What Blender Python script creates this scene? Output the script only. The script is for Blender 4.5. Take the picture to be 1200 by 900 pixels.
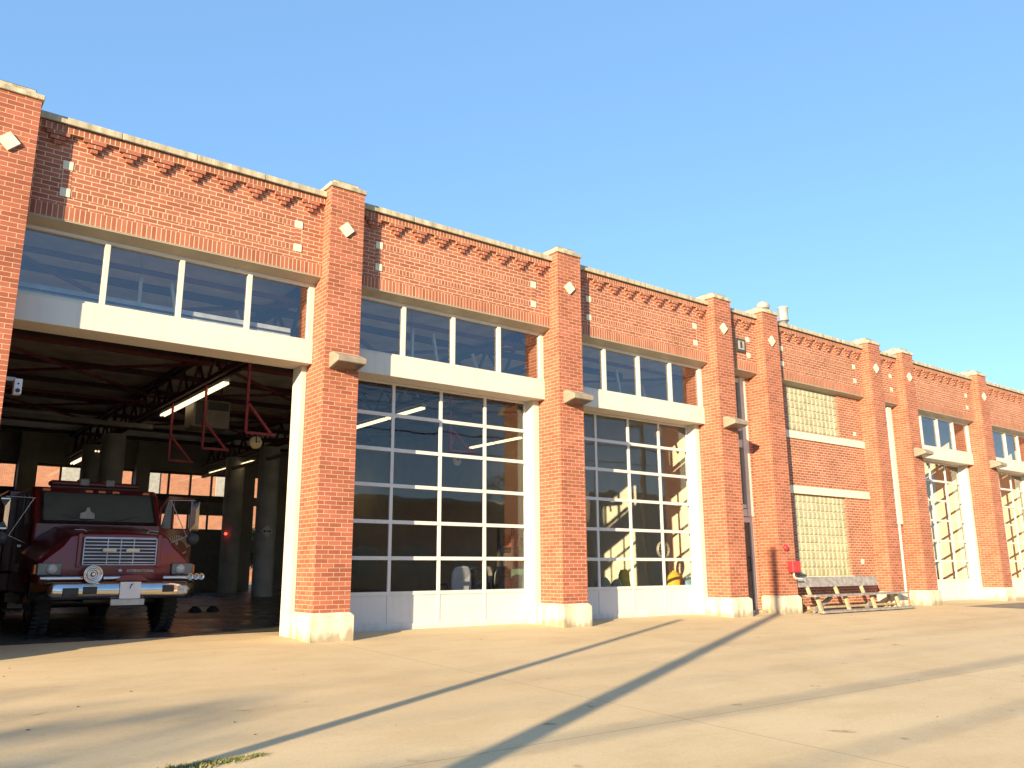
import bpy, math, random
from mathutils import Vector, Matrix
random.seed(7)
R = math.radians
for o in list(bpy.data.objects): bpy.data.objects.remove(o)
sc = bpy.context.scene
col = sc.collection
# ------------------------------------------------------------------ camera
CAM = Vector((0.0, -11.972, 1.0476)); YAW, PITCH, ROLL = .6555, .2189, -.0047
r = Vector((math.cos(YAW), -math.sin(YAW), 0)); fw = Vector((math.sin(YAW), math.cos(YAW), 0)); up = Vector((0, 0, 1))
f2 = fw*math.cos(PITCH)+up*math.sin(PITCH); u2 = up*math.cos(PITCH)-fw*math.sin(PITCH)
r3 = r*math.cos(ROLL)+u2*math.sin(ROLL); u3 = u2*math.cos(ROLL)-r*math.sin(ROLL)
cd = bpy.data.cameras.new('camera'); cam = bpy.data.objects.new('camera', cd); col.objects.link(cam)
M = Matrix((r3, u3, -f2)).transposed().to_4x4(); M.translation = CAM; cam.matrix_world = M
cd.sensor_width = 36; cd.lens = 976.96/1200*36; cd.clip_start = .1; cd.clip_end = 2000
sc.camera = cam
# ------------------------------------------------------------------ sun, sky, exposure
AZ, EL = R(28), R(14)
sdir = Vector((math.cos(AZ)*math.cos(EL), math.sin(AZ)*math.cos(EL), -math.sin(EL)))
sl = bpy.data.lights.new('sun', 'SUN'); sl.energy = 5.0; sl.angle = R(.45); sl.color = (1, .79, .50)
so = bpy.data.objects.new('sun', sl); col.objects.link(so); so.location = (-30, -20, 30)
so.rotation_euler = sdir.to_track_quat('-Z', 'Y').to_euler()
w = bpy.data.worlds.new('World'); sc.world = w; w.use_nodes = True
nt = w.node_tree; nt.nodes.clear()
sky = nt.nodes.new('ShaderNodeTexSky'); sky.sky_type = 'NISHITA'; sky.sun_disc = False
sky.sun_elevation = EL; sky.sun_rotation = math.atan2(-sdir.x, -sdir.y) % (2*math.pi)
sky.air_density = 1.0; sky.dust_density = .4; sky.ozone_density = 3.0
bg = nt.nodes.new('ShaderNodeBackground'); bg.inputs[1].default_value = .118
wo = nt.nodes.new('ShaderNodeOutputWorld'); tn = nt.nodes.new('ShaderNodeMix'); tn.data_type = 'RGBA'; tn.blend_type = 'MULTIPLY'; tn.inputs[0].default_value = 1; tn.inputs[7].default_value = (.88, .97, 1.05, 1)
nt.links.new(sky.outputs[0], tn.inputs[6]); 
t2 = nt.nodes.new('ShaderNodeMix'); t2.data_type = 'RGBA'; t2.inputs[0].default_value = .5; t2.inputs[7].default_value = (.98, 1.88, 3.1, 1)   # even clear-sky blue, softening the gradient
nt.links.new(tn.outputs[2], t2.inputs[6]); nt.links.new(t2.outputs[2], bg.inputs[0]); nt.links.new(bg.outputs[0], wo.inputs[0])
sc.view_settings.view_transform = 'Standard'; sc.view_settings.look = 'None'
sc.view_settings.exposure = 1.47; sc.view_settings.gamma = 1
# ------------------------------------------------------------------ materials
MATS = {}
def principled(name):
    m = bpy.data.materials.new(name); m.use_nodes = True
    return m, m.node_tree, m.node_tree.nodes['Principled BSDF']
def mat(name, c, rough=.6, metal=0, var=.12, scale=6, bump=0, c2=None, coat=0, spec=.5, streak=False, grime=0):
    if name in MATS: return MATS[name]
    m, n, b = principled(name)
    b.inputs['Roughness'].default_value = rough; b.inputs['Metallic'].default_value = metal
    b.inputs['Coat Weight'].default_value = coat; b.inputs['Specular IOR Level'].default_value = spec
    tc = n.nodes.new('ShaderNodeTexCoord'); nz = n.nodes.new('ShaderNodeTexNoise')
    nz.inputs['Scale'].default_value = scale; nz.inputs['Detail'].default_value = 6
    src = tc.outputs['Object']
    if streak:
        mp = n.nodes.new('ShaderNodeMapping'); mp.inputs['Scale'].default_value = (1, 1, .12); n.links.new(src, mp.inputs[0]); src = mp.outputs[0]
    n.links.new(src, nz.inputs['Vector'])
    rp = n.nodes.new('ShaderNodeValToRGB'); n.links.new(nz.outputs['Fac'], rp.inputs[0])
    c2 = c2 or tuple(x*(1-var*2) for x in c)
    rp.color_ramp.elements[0].position = .35; rp.color_ramp.elements[0].color = (*c2, 1)
    rp.color_ramp.elements[1].position = .65; rp.color_ramp.elements[1].color = (*c, 1)
    out = rp.outputs[0]
    if grime:    # splash dirt: a ragged darker band close to the ground and faint runs above it
        sp = n.nodes.new('ShaderNodeSeparateXYZ'); n.links.new(tc.outputs['Object'], sp.inputs[0])
        g1 = n.nodes.new('ShaderNodeTexNoise'); g1.inputs['Scale'].default_value = 9; g1.inputs['Detail'].default_value = 8
        mp2 = n.nodes.new('ShaderNodeMapping'); mp2.inputs['Scale'].default_value = (1, 1, .25); n.links.new(tc.outputs['Object'], mp2.inputs[0]); n.links.new(mp2.outputs[0], g1.inputs['Vector'])
        ad = n.nodes.new('ShaderNodeMath'); ad.operation = 'MULTIPLY_ADD'; ad.inputs[1].default_value = -.55; n.links.new(g1.outputs[0], ad.inputs[0]); n.links.new(sp.outputs[2], ad.inputs[2])
        gr = n.nodes.new('ShaderNodeValToRGB'); gr.color_ramp.elements[0].position = 0; gr.color_ramp.elements[0].color = (1-grime, 1-grime*1.08, 1-grime*1.2, 1); gr.color_ramp.elements[1].position = .12; gr.color_ramp.elements[1].color = (1,1,1,1)
        mn = n.nodes.new('ShaderNodeMath'); mn.operation = 'ADD'; mn.inputs[1].default_value = .22; n.links.new(ad.outputs[0], mn.inputs[0]); n.links.new(mn.outputs[0], gr.inputs[0])
        g2 = n.nodes.new('ShaderNodeTexNoise'); g2.inputs['Scale'].default_value = 5; g2.inputs['Detail'].default_value = 9; g2.inputs['Roughness'].default_value = .7; mp3 = n.nodes.new('ShaderNodeMapping'); mp3.inputs['Scale'].default_value = (2, 2, .2)
        n.links.new(tc.outputs['Object'], mp3.inputs[0]); n.links.new(mp3.outputs[0], g2.inputs['Vector'])
        g3 = n.nodes.new('ShaderNodeValToRGB'); g3.color_ramp.elements[0].position = .33; g3.color_ramp.elements[0].color = (1-grime*.5, 1-grime*.58, 1-grime*.7, 1); g3.color_ramp.elements[1].position = .5; g3.color_ramp.elements[1].color = (1,1,1,1); n.links.new(g2.outputs[0], g3.inputs[0])
        for a in (gr, g3):
            x = n.nodes.new('ShaderNodeMix'); x.data_type = 'RGBA'; x.blend_type = 'MULTIPLY'; x.inputs[0].default_value = 1; n.links.new(out, x.inputs[6]); n.links.new(a.outputs[0], x.inputs[7]); out = x.outputs[2]
    n.links.new(out, b.inputs['Base Color'])
    if bump:
        bp = n.nodes.new('ShaderNodeBump'); bp.inputs['Strength'].default_value = bump; bp.inputs['Distance'].default_value = .01
        n2 = n.nodes.new('ShaderNodeTexNoise'); n2.inputs['Scale'].default_value = scale*12; n.links.new(tc.outputs['Object'], n2.inputs['Vector'])
        n.links.new(n2.outputs['Fac'], bp.inputs['Height']); n.links.new(bp.outputs[0], b.inputs['Normal'])
    MATS[name] = m; return m
def brick(name, bw, rh, off=.5, ca=(.38,.142,.09), cb=(.27,.093,.06), mo=(.60,.45,.30), ms=.013, bumpd=.006, sh=(0,0)):
    m, n, b = principled(name); b.inputs['Roughness'].default_value = .85; b.inputs['Specular IOR Level'].default_value = .25
    uv = n.nodes.new('ShaderNodeUVMap'); mp = n.nodes.new('ShaderNodeMapping'); mp.inputs['Location'].default_value = (sh[0], sh[1], 0)
    br = n.nodes.new('ShaderNodeTexBrick'); br.offset = off; br.squash = 1
    br.inputs['Scale'].default_value = 1; br.inputs['Brick Width'].default_value = bw; br.inputs['Row Height'].default_value = rh
    br.inputs['Mortar Size'].default_value = ms*.5; br.inputs['Mortar Smooth'].default_value = .25
    br.inputs['Color1'].default_value = (*ca, 1); br.inputs['Color2'].default_value = (*cb, 1); br.inputs['Mortar'].default_value = (*mo, 1)
    n.links.new(uv.outputs[0], mp.inputs[0]); n.links.new(mp.outputs[0], br.inputs['Vector'])
    nz = n.nodes.new('ShaderNodeTexNoise'); nz.inputs['Scale'].default_value = 1.3; nz.inputs['Detail'].default_value = 8; nz.inputs['Roughness'].default_value = .65
    n.links.new(uv.outputs[0], nz.inputs['Vector'])
    rp = n.nodes.new('ShaderNodeValToRGB'); rp.color_ramp.elements[0].position = .3; rp.color_ramp.elements[0].color = (.78, .74, .72, 1)
    rp.color_ramp.elements[1].position = .7; rp.color_ramp.elements[1].color = (1.08, 1.05, 1.04, 1); n.links.new(nz.outputs[0], rp.inputs[0])
    mx = n.nodes.new('ShaderNodeMix'); mx.data_type = 'RGBA'; mx.blend_type = 'MULTIPLY'; mx.inputs[0].default_value = 1
    n.links.new(br.outputs['Color'], mx.inputs[6]); n.links.new(rp.outputs[0], mx.inputs[7]); n.links.new(mx.outputs[2], b.inputs['Base Color'])
    # height: bricks proud of the joints, a little face roughness, rows a touch uneven
    n2 = n.nodes.new('ShaderNodeTexNoise'); n2.inputs['Scale'].default_value = 40; n2.inputs['Detail'].default_value = 3; n.links.new(uv.outputs[0], n2.inputs['Vector'])
    ma = n.nodes.new('ShaderNodeMath'); ma.operation = 'MULTIPLY_ADD'; ma.inputs[1].default_value = -1; ma.inputs[2].default_value = 1
    n.links.new(br.outputs['Fac'], ma.inputs[0])
    mb = n.nodes.new('ShaderNodeMath'); mb.operation = 'MULTIPLY_ADD'; mb.inputs[1].default_value = .35; n.links.new(n2.outputs[0], mb.inputs[0]); n.links.new(ma.outputs[0], mb.inputs[2])
    bp = n.nodes.new('ShaderNodeBump'); bp.inputs['Strength'].default_value = .8; bp.inputs['Distance'].default_value = bumpd
    n.links.new(mb.outputs[0], bp.inputs['Height']); n.links.new(bp.outputs[0], b.inputs['Normal'])
    MATS[name] = m; return m
BR = brick('brick', .2032, .0677, sh=(0, .013))
BRP = brick('pier_brick', .2032, .0677, ca=(.38,.130,.082), cb=(.26,.082,.052), mo=(.52,.37,.245), ms=.010, sh=(.03, 0))
SOL = brick('soldier', .0677, .203, 0, sh=(0, .117)); ROW = brick('rowlock', .0677, .1016, 0, sh=(0, -.0176)); HDR = brick('header', .13, .0677, 0)
BRF = brick('far_brick', .2032, .0677, ca=(.50,.20,.11), cb=(.42,.15,.08), mo=(.6,.45,.33), bumpd=.002)
CON = mat('concrete', (.66,.60,.47), .85, var=.1, scale=3, bump=.4, c2=(.48,.42,.31), streak=True, grime=.45)
COP = mat('coping_stone', (.50,.45,.33), .9, scale=7, bump=.6, c2=(.25,.22,.15), streak=True)
STONE = mat('stone', (.66,.60,.46), .85, var=.05, scale=8, bump=.2)
WHT = mat('white_metal', (.56,.53,.47), .45, var=.03, scale=2, grime=.14)
DWHT = mat('door_white', (.57,.56,.54), .4, var=.03, scale=1.5, grime=.12)
TAUPE = mat('soffit_metal', (.34,.31,.24), .5, var=.05)
DGREY = mat('dark_metal', (.05,.047,.045), .5)
STEEL = mat('red_steel', (.15,.03,.035), .55, var=.15)
DSTEEL = mat('dark_steel', (.07,.03,.035), .6, var=.15)
DECK = mat('roof_deck', (.66,.60,.53), .8, scale=2)
CREAM = mat('cream_wall', (.72,.65,.48), .8, var=.04, scale=2)
INW = mat('inner_wall', (.30,.28,.25), .8, scale=1)
COLM = mat('column_paint', (.50,.49,.46), .7, scale=2)
WOODM = mat('weathered_wood', (.30,.28,.26), .85, scale=9, c2=(.17,.155,.15), bump=.5)
WOODL = mat('pale_wood', (.40,.33,.21), .8, scale=8, c2=(.28,.22,.13), bump=.3)
TRED = mat('truck_red', (.16,.007,.012), .35, var=.05, coat=.35)
CHR = mat('chrome', (.55,.55,.56), .14, 1, var=.06, scale=4)
RUB = mat('rubber', (.018,.018,.018), .8, bump=.3)
BLK = mat('black_plastic', (.012,.012,.013), .4)
LENS = mat('lamp_lens', (.55,.55,.52), .12, var=.2, scale=30)
AMB = mat('amber_lens', (.75,.20,.03), .3)
LRED = mat('red_lens', (.12,.006,.008), .3)
WPL = mat('white_plate', (.62,.64,.66), .45, var=.03)
REDP = mat('alarm_red', (.62,.03,.035), .4)
GALV = mat('galvanised', (.46,.44,.38), .5, .3, var=.15, scale=5)
BARK = mat('bark', (.10,.075,.05), .95, scale=12, bump=.6)
LEAF = mat('leaf', (.075,.115,.03), .6, scale=.8, c2=(.035,.065,.015))
GRS = mat('weed_green', (.13,.19,.05), .7, scale=20, c2=(.28,.22,.10))
ASPH = mat('asphalt', (.075,.072,.068), .9, scale=3, bump=.4)
PATCH = mat('patch_brown', (.22,.17,.12), .9, scale=2)
YEL = mat('yellow_cloth', (.62,.42,.04), .85, scale=9)
TANC = mat('tan_cloth', (.42,.34,.20), .9, scale=12)
BLUC = mat('blue_plastic', (.05,.26,.42), .5)
GRNC = mat('green_paint', (.12,.24,.16), .5)
CHW = mat('chair_fabric', (.42,.44,.46), .85, scale=30)
LIME = mat('lime_wall', (.45,.43,.38), .8)
def floor_mat():
    m, n, b = principled('sealed_floor'); tc = n.nodes.new('ShaderNodeTexCoord'); nz = n.nodes.new('ShaderNodeTexNoise'); nz.inputs['Scale'].default_value = .9; nz.inputs['Detail'].default_value = 8
    n.links.new(tc.outputs['Object'], nz.inputs['Vector'])
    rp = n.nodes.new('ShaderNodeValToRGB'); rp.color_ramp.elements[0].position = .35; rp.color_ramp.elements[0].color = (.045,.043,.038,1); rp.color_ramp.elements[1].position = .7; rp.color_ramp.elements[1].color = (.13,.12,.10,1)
    n.links.new(nz.outputs[0], rp.inputs[0]); n.links.new(rp.outputs[0], b.inputs['Base Color'])
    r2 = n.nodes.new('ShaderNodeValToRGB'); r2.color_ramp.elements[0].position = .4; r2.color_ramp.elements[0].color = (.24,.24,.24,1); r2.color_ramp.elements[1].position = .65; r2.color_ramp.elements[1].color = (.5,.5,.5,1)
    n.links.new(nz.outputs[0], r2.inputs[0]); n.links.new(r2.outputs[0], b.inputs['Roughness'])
    MATS['floor'] = m; return m
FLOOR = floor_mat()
def apron_mat():
    m, n, b = principled('apron_concrete'); b.inputs['Roughness'].default_value = .9; b.inputs['Specular IOR Level'].default_value = .2
    tc = n.nodes.new('ShaderNodeTexCoord')
    def noise(s, d, rg=.6, sx=1):
        z = n.nodes.new('ShaderNodeTexNoise'); z.inputs['Scale'].default_value = s; z.inputs['Detail'].default_value = d; z.inputs['Roughness'].default_value = rg
        mp = n.nodes.new('ShaderNodeMapping'); mp.inputs['Scale'].default_value = (sx, 1, 1); n.links.new(tc.outputs['Object'], mp.inputs[0]); n.links.new(mp.outputs[0], z.inputs['Vector']); return z
    def ramp(z, p0, c0, p1, c1):
        q = n.nodes.new('ShaderNodeValToRGB'); q.color_ramp.elements[0].position = p0; q.color_ramp.elements[0].color = (*c0, 1)
        q.color_ramp.elements[1].position = p1; q.color_ramp.elements[1].color = (*c1, 1); n.links.new(z.outputs[0], q.inputs[0]); return q
    def mul(a, c, f=1):
        x = n.nodes.new('ShaderNodeMix'); x.data_type = 'RGBA'; x.blend_type = 'MULTIPLY'; x.inputs[0].default_value = f
        n.links.new(a, x.inputs[6]); n.links.new(c, x.inputs[7]); return x.outputs[2]
    base = ramp(noise(.35, 6, .6, .5), .35, (.58,.44,.255), .65, (.65,.51,.305))
    st = ramp(noise(1.6, 9, .7, .6), .36, (.92,.90,.87), .55, (1,1,1))
    gr = ramp(noise(90, 4, .7), .3, (.84,.84,.84), .7, (1.06,1.06,1.06))
    sp = ramp(noise(7, 10, .8), .27, (.45,.42,.40), .33, (1,1,1))
    oil = ramp(noise(2.6, 3, .5), .24, (.62,.58,.54), .30, (1,1,1)); fine = ramp(noise(22, 8, .8), .30, (.80,.78,.75), .46, (1,1,1))
    c = mul(mul(mul(mul(mul(base.outputs[0], st.outputs[0]), gr.outputs[0]), sp.outputs[0]), oil.outputs[0]), fine.outputs[0])
    # control joints: a saw-cut grid
    br = n.nodes.new('ShaderNodeTexBrick'); br.offset = 0; br.inputs['Scale'].default_value = 1; br.inputs['Brick Width'].default_value = 4.88; br.inputs['Row Height'].default_value = 6.9
    br.inputs['Mortar Size'].default_value = .006; br.inputs['Color1'].default_value = br.inputs['Color2'].default_value = (1,1,1,1); br.inputs['Mortar'].default_value = (.62,.58,.54,1)
    mp = n.nodes.new('ShaderNodeMapping'); mp.inputs['Location'].default_value = (-.87, 0, 0); n.links.new(tc.outputs['Object'], mp.inputs[0]); n.links.new(mp.outputs[0], br.inputs['Vector'])
    c = mul(c, br.outputs['Color']); n.links.new(c, b.inputs['Base Color'])
    bp = n.nodes.new('ShaderNodeBump'); bp.inputs['Strength'].default_value = .35; bp.inputs['Distance'].default_value = .004
    zz = noise(60, 6, .7); n.links.new(zz.outputs[0], bp.inputs['Height']); n.links.new(bp.outputs[0], b.inputs['Normal'])
    MATS['apron'] = m; return m
APRON = apron_mat()
def glass_mat(name, tint=(.86,.88,.88), ior=.09):
    m = bpy.data.materials.new(name); m.use_nodes = True; n = m.node_tree; n.nodes.clear()
    t = n.nodes.new('ShaderNodeBsdfTransparent'); t.inputs[0].default_value = (*tint, 1)
    g = n.nodes.new('ShaderNodeBsdfGlossy'); g.inputs['Roughness'].default_value = .015
    tc = n.nodes.new('ShaderNodeTexCoord'); nz = n.nodes.new('ShaderNodeTexNoise'); nz.inputs['Scale'].default_value = 1.6; nz.inputs['Detail'].default_value = 1
    n.links.new(tc.outputs['Object'], nz.inputs['Vector']); bp = n.nodes.new('ShaderNodeBump'); bp.inputs['Strength'].default_value = .25; bp.inputs['Distance'].default_value = .008
    n.links.new(nz.outputs[0], bp.inputs['Height']); n.links.new(bp.outputs[0], g.inputs['Normal'])
    lw = n.nodes.new('ShaderNodeLayerWeight'); lw.inputs[0].default_value = .5
    pw = n.nodes.new('ShaderNodeMath'); pw.operation = 'POWER'; pw.inputs[1].default_value = 4; n.links.new(lw.outputs['Facing'], pw.inputs[0])
    f = n.nodes.new('ShaderNodeMath'); f.operation = 'MULTIPLY_ADD'; f.inputs[1].default_value = 1-ior; f.inputs[2].default_value = ior; n.links.new(pw.outputs[0], f.inputs[0])
    mx = n.nodes.new('ShaderNodeMixShader'); o = n.nodes.new('ShaderNodeOutputMaterial')
    n.links.new(f.outputs[0], mx.inputs[0]); n.links.new(t.outputs[0], mx.inputs[1]); n.links.new(g.outputs[0], mx.inputs[2]); n.links.new(mx.outputs[0], o.inputs[0])
    MATS[name] = m; return m
GLS = glass_mat('window_glass'); GLD = glass_mat('tinted_glass', (.35,.37,.36), .08); GLC = glass_mat('clerestory_glass', (.78,.82,.84), .17)
def emis(name, c, s):
    m, n, b = principled(name); b.inputs['Base Color'].default_value = (*c, 1); b.inputs['Emission Color'].default_value = (*c, 1); b.inputs['Emission Strength'].default_value = s
    return m
TUBE = emis('lit_tube', (1,.80,.45), .75); LED = emis('red_led', (1,.05,.03), 2)
GBLK = mat('glass_block', (.42,.37,.215), .15, var=.12, scale=4, c2=(.29,.26,.15), coat=.5)
# ------------------------------------------------------------------ mesh building
class MB:
    def __init__(s): s.v = []; s.f = []; s.m = []; s.sm = []; s.uo = {}
    def add(s, vs, fs, mi=0, smooth=False):
        b = len(s.v); s.v += [Vector(p) for p in vs]; s.f += [tuple(b+i for i in f) for f in fs]; s.m += [mi]*len(fs); s.sm += [smooth]*len(fs); return s
    def box(s, x0, x1, y0, y1, z0, z1, mi=0):
        return s.add([(x0,y0,z0),(x1,y0,z0),(x1,y1,z0),(x0,y1,z0),(x0,y0,z1),(x1,y0,z1),(x1,y1,z1),(x0,y1,z1)],
            [(0,3,2,1),(4,5,6,7),(0,1,5,4),(1,2,6,5),(2,3,7,6),(3,0,4,7)], mi)
    def ubox(s, uo, *a):
        n = len(s.f); s.box(*a)
        for i in range(n, len(s.f)): s.uo[i] = uo
        return s
    def prism(s, pts, ax, a, b, mi=0, smooth=False):   # pts 2-D polygon; ax = extrusion axis; other axes in order
        def P(p, t):
            q = list(p); q.insert(ax, t); return tuple(q)
        n = len(pts); vs = [P(p, a) for p in pts]+[P(p, b) for p in pts]
        fs = [tuple(range(n))[::-1], tuple(range(n, 2*n))]
        s.add(vs, fs, mi); base = len(s.v)-2*n
        side = [(base+i, base+(i+1) % n, base+n+(i+1) % n, base+n+i) for i in range(n)]
        s.f += side; s.m += [mi]*n; s.sm += [smooth]*n; return s
    def cyl(s, p0, p1, r0, r1=None, n=12, mi=0, cap=True, smooth=True):
        r1 = r0 if r1 is None else r1; p0 = Vector(p0); p1 = Vector(p1); d = (p1-p0).normalized()
        a = d.orthogonal().normalized(); b = d.cross(a)
        vs = [p0+(a*math.cos(t)+b*math.sin(t))*r0 for t in [2*math.pi*i/n for i in range(n)]]+[p1+(a*math.cos(t)+b*math.sin(t))*r1 for t in [2*math.pi*i/n for i in range(n)]]
        s.add(vs, [(i, (i+1) % n, n+(i+1) % n, n+i) for i in range(n)], mi, smooth)
        if cap: s.add(vs[:n], [tuple(range(n))[::-1]], mi); s.add(vs[n:], [tuple(range(n))], mi)
        return s
    def bar(s, p0, p1, wd, h=None, mi=0):
        h = h or wd; p0 = Vector(p0); p1 = Vector(p1); d = (p1-p0).normalized()
        a = d.cross(Vector((0,0,1))); a = a.normalized() if a.length > 1e-4 else Vector((1,0,0)); b = a.cross(d)
        vs = [p+a*sx*wd/2+b*sy*h/2 for p in (p0, p1) for sx, sy in ((-1,-1),(1,-1),(1,1),(-1,1))]
        return s.add(vs, [(0,3,2,1),(4,5,6,7),(0,1,5,4),(1,2,6,5),(2,3,7,6),(3,0,4,7)], mi)
    def tube(s, pts, rad, n=8, mi=0):
        for a, b in zip(pts, pts[1:]): s.cyl(a, b, rad, rad, n, mi)
        return s
    def lathe(s, prof, c, axis='z', n=20, mi=0, smooth=True):
        c = Vector(c); vs = []
        for i in range(n):
            t = 2*math.pi*i/n; ct, st = math.cos(t), math.sin(t)
            for rr, h in prof:
                vs.append(c+{'z': Vector((rr*ct, rr*st, h)), 'y': Vector((rr*ct, h, rr*st)), 'x': Vector((h, rr*ct, rr*st))}[axis])
        k = len(prof); fs = [(i*k+j, ((i+1) % n)*k+j, ((i+1) % n)*k+j+1, i*k+j+1) for i in range(n) for j in range(k-1)]
        return s.add(vs, fs, mi, smooth)
    def grid(s, rows, mi=0, smooth=True, closed=False):
        k = len(rows[0]); vs = [p for rw in rows for p in rw]
        kk = k if closed else k-1
        return s.add(vs, [(i*k+j, i*k+(j+1) % k, (i+1)*k+(j+1) % k, (i+1)*k+j) for i in range(len(rows)-1) for j in range(kk)], mi, smooth)
    def mesh(s, name, mats, off=Vector((0,0,0))):
        me = bpy.data.meshes.new(name); me.from_pydata([tuple(p-off) for p in s.v], [], s.f)
        for mm in (mats if isinstance(mats, (list, tuple)) else [mats]): me.materials.append(mm)
        for p, mi, sm in zip(me.polygons, s.m, s.sm): p.material_index = mi; p.use_smooth = sm
        uvl = me.uv_layers.new(name='UVMap')
        for p in me.polygons:
            nx, ny, nz = (abs(c) for c in p.normal); uo = s.uo.get(p.index, 0)
            for li in p.loop_indices:
                q = me.vertices[me.loops[li].vertex_index].co+off
                uvl.data[li].uv = (q.y, q.z) if nx >= ny and nx >= nz else ((q.x+uo, q.z) if ny >= nz else (q.x, q.y))
        return me
def root_of(o):
    while o.parent: o = o.parent
    return o
def part(name, mb, mats, parent=None, bevel=0, seg=2):
    off = Vector(root_of(parent).location) if parent else Vector((0,0,0))
    o = bpy.data.objects.new(name, mb.mesh(name, mats, off)); col.objects.link(o)
    if parent: o.parent = parent
    if bevel:
        b = o.modifiers.new('bevel', 'BEVEL'); b.width = bevel; b.segments = seg; b.limit_method = 'ANGLE'; b.angle_limit = R(40)
    return o
def tag(o, label=None, cat=None, group=None, kind=None):
    if label: o['label'] = label
    if cat: o['category'] = cat
    if group: o['group'] = group
    if kind: o['kind'] = kind
    return o
def thing(name, loc, label, cat, group=None):
    o = bpy.data.objects.new(name, None); o.empty_display_size = .2; o.location = loc; col.objects.link(o); return tag(o, label, cat, group)
def solo(name, mb, mats, loc, label, cat, group=None, bevel=0):
    o = bpy.data.objects.new(name, mb.mesh(name, mats, Vector(loc))); o.location = loc; col.objects.link(o)
    if bevel:
        b = o.modifiers.new('bevel', 'BEVEL'); b.width = bevel; b.segments = 2; b.limit_method = 'ANGLE'
    return tag(o, label, cat, group)
def struct(name, mb, mats): return tag(part(name, mb, mats), kind='structure')
def fz(y): return .05+.01*y
def gz(y): return -.42 if y < -14 else (.03*y if y < 0 else (.05+.01*y if y < 23 else .28))
# ------------------------------------------------------------------ ground
g = MB(); ys = [-420, -60, -29, -28.99, -14.01, -14, 0, .70, 23, 24, 420]; zs = [-.42, -.42, -.42, -.42, -.42, -.42, 0, .035, .26, .28, .28]
xs = [-400, -60, -4.4, 34.2, 80, 420]
g.grid([[(x, y, z) for x in xs] for y, z in zip(ys, zs)], smooth=False)
grd = struct('ground', g, mat('dry_earth', (.20,.17,.11), .95, scale=.3, c2=(.12,.13,.06)))
g = MB(); g.grid([[(x, y, z+.006) for x in (-40, -20, 0, 20, 40, 70)] for y, z in zip((-14, -10, -5, 0, .30, .7, 1.62), (-.42, -.30, -.15, 0, .015, .045, .066))], smooth=False)
struct('apron', g, APRON)
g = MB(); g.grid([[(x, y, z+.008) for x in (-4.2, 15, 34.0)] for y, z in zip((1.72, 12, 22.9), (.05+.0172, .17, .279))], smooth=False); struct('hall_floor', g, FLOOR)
g = MB(); g.box(-200, 200, -28, -14.15, -.425, -.412); struct('street', g, ASPH)
g = MB()
for i in range(40): g.box(-120+i*6, -117+i*6, -21.1, -21.0, -.411, -.407)
struct('lane_marking', g, mat('road_paint', (.7,.6,.2), .7))
g = MB(); g.box(-60, 100, 24.2, 42, .284, .290); struct('rear_lot', g, mat('rear_concrete', (.34,.31,.26), .9, scale=2))
# trench drain across the hall entrance
g = MB(); g.box(1.2, 5.4, 1.61, 1.73, .060, .0745)
for i in range(42): g.box(1.22+i*.1, 1.26+i*.1, 1.63, 1.71, .0745, .079)
solo('trench_drain', g, DGREY, (3.3, 1.67, .06), 'dark slotted metal drain across the floor of the open truck bay', 'drain')
g = MB(); g.add([(24.6,-.6,-.010),(60,-.6,-.010),(60,-3.3,-.091),(25.2,-2.2,-.058)], [(0,3,2,1)]); struct('brown_patch', g, PATCH)  # darker brown sheet over the far right of the apron
# ------------------------------------------------------------------ fire station
W = .61
PX = [-4.31, .57, 5.45, 10.375, 15.21, 17.08, 21.96, 23.82, 28.68, 33.56]
fs = thing('fire_station', (14.6, 0, 0), 'long red brick fire station with stone capped piers, glass garage doors and clerestory windows', 'fire station')
def pier(i, x):
    b = MB(); b.box(x, x+W, 0, .96, .3, 7.29)
    p = part('pier', b, BRP, fs)
    c = MB(); o = .055; zb = .4225
    c.box(x-o, x+W+o, -o, .94, -.3, zb-.045)
    z0 = zb-.045; e = .003
    c.add([(x-o,-o,z0),(x+W+o,-o,z0),(x+W+o,.94,z0),(x-o,.94,z0),(x-e,-e,zb+.005),(x+W+e,-e,zb+.005),(x+W+e,.94,zb+.005),(x-e,.94,zb+.005)], [(0,1,5,4),(1,2,6,5),(2,3,7,6),(3,0,4,7),(4,5,6,7)])
    part('pier_base', c, CON, p, .012)
    c = MB(); c.box(x-.03, x+W+.03, -.03, .80, 7.29, 7.365); c.box(x+.07, x+W-.07, .07, .68, 7.365, 7.455)
    cx = x+W/2; cy = .375; c.add([(x+.07,.07,7.455),(x+W-.07,.07,7.455),(x+W-.07,.68,7.455),(x+.07,.68,7.455),(cx,cy,7.56)], [(0,1,4),(1,2,4),(2,3,4),(3,0,4)])
    part('pier_cap', c, COP, p, .012)
    d = MB(); h = .135; d.prism([(cx-h-.01, 6.58), (cx-.01, 6.58-h), (cx+h-.01, 6.58), (cx-.01, 6.58+h)], 1, -.035, .02)
    part('diamond_stone', d, STONE, p, .004)
for i, x in enumerate(PX): pier(i, x)
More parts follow.
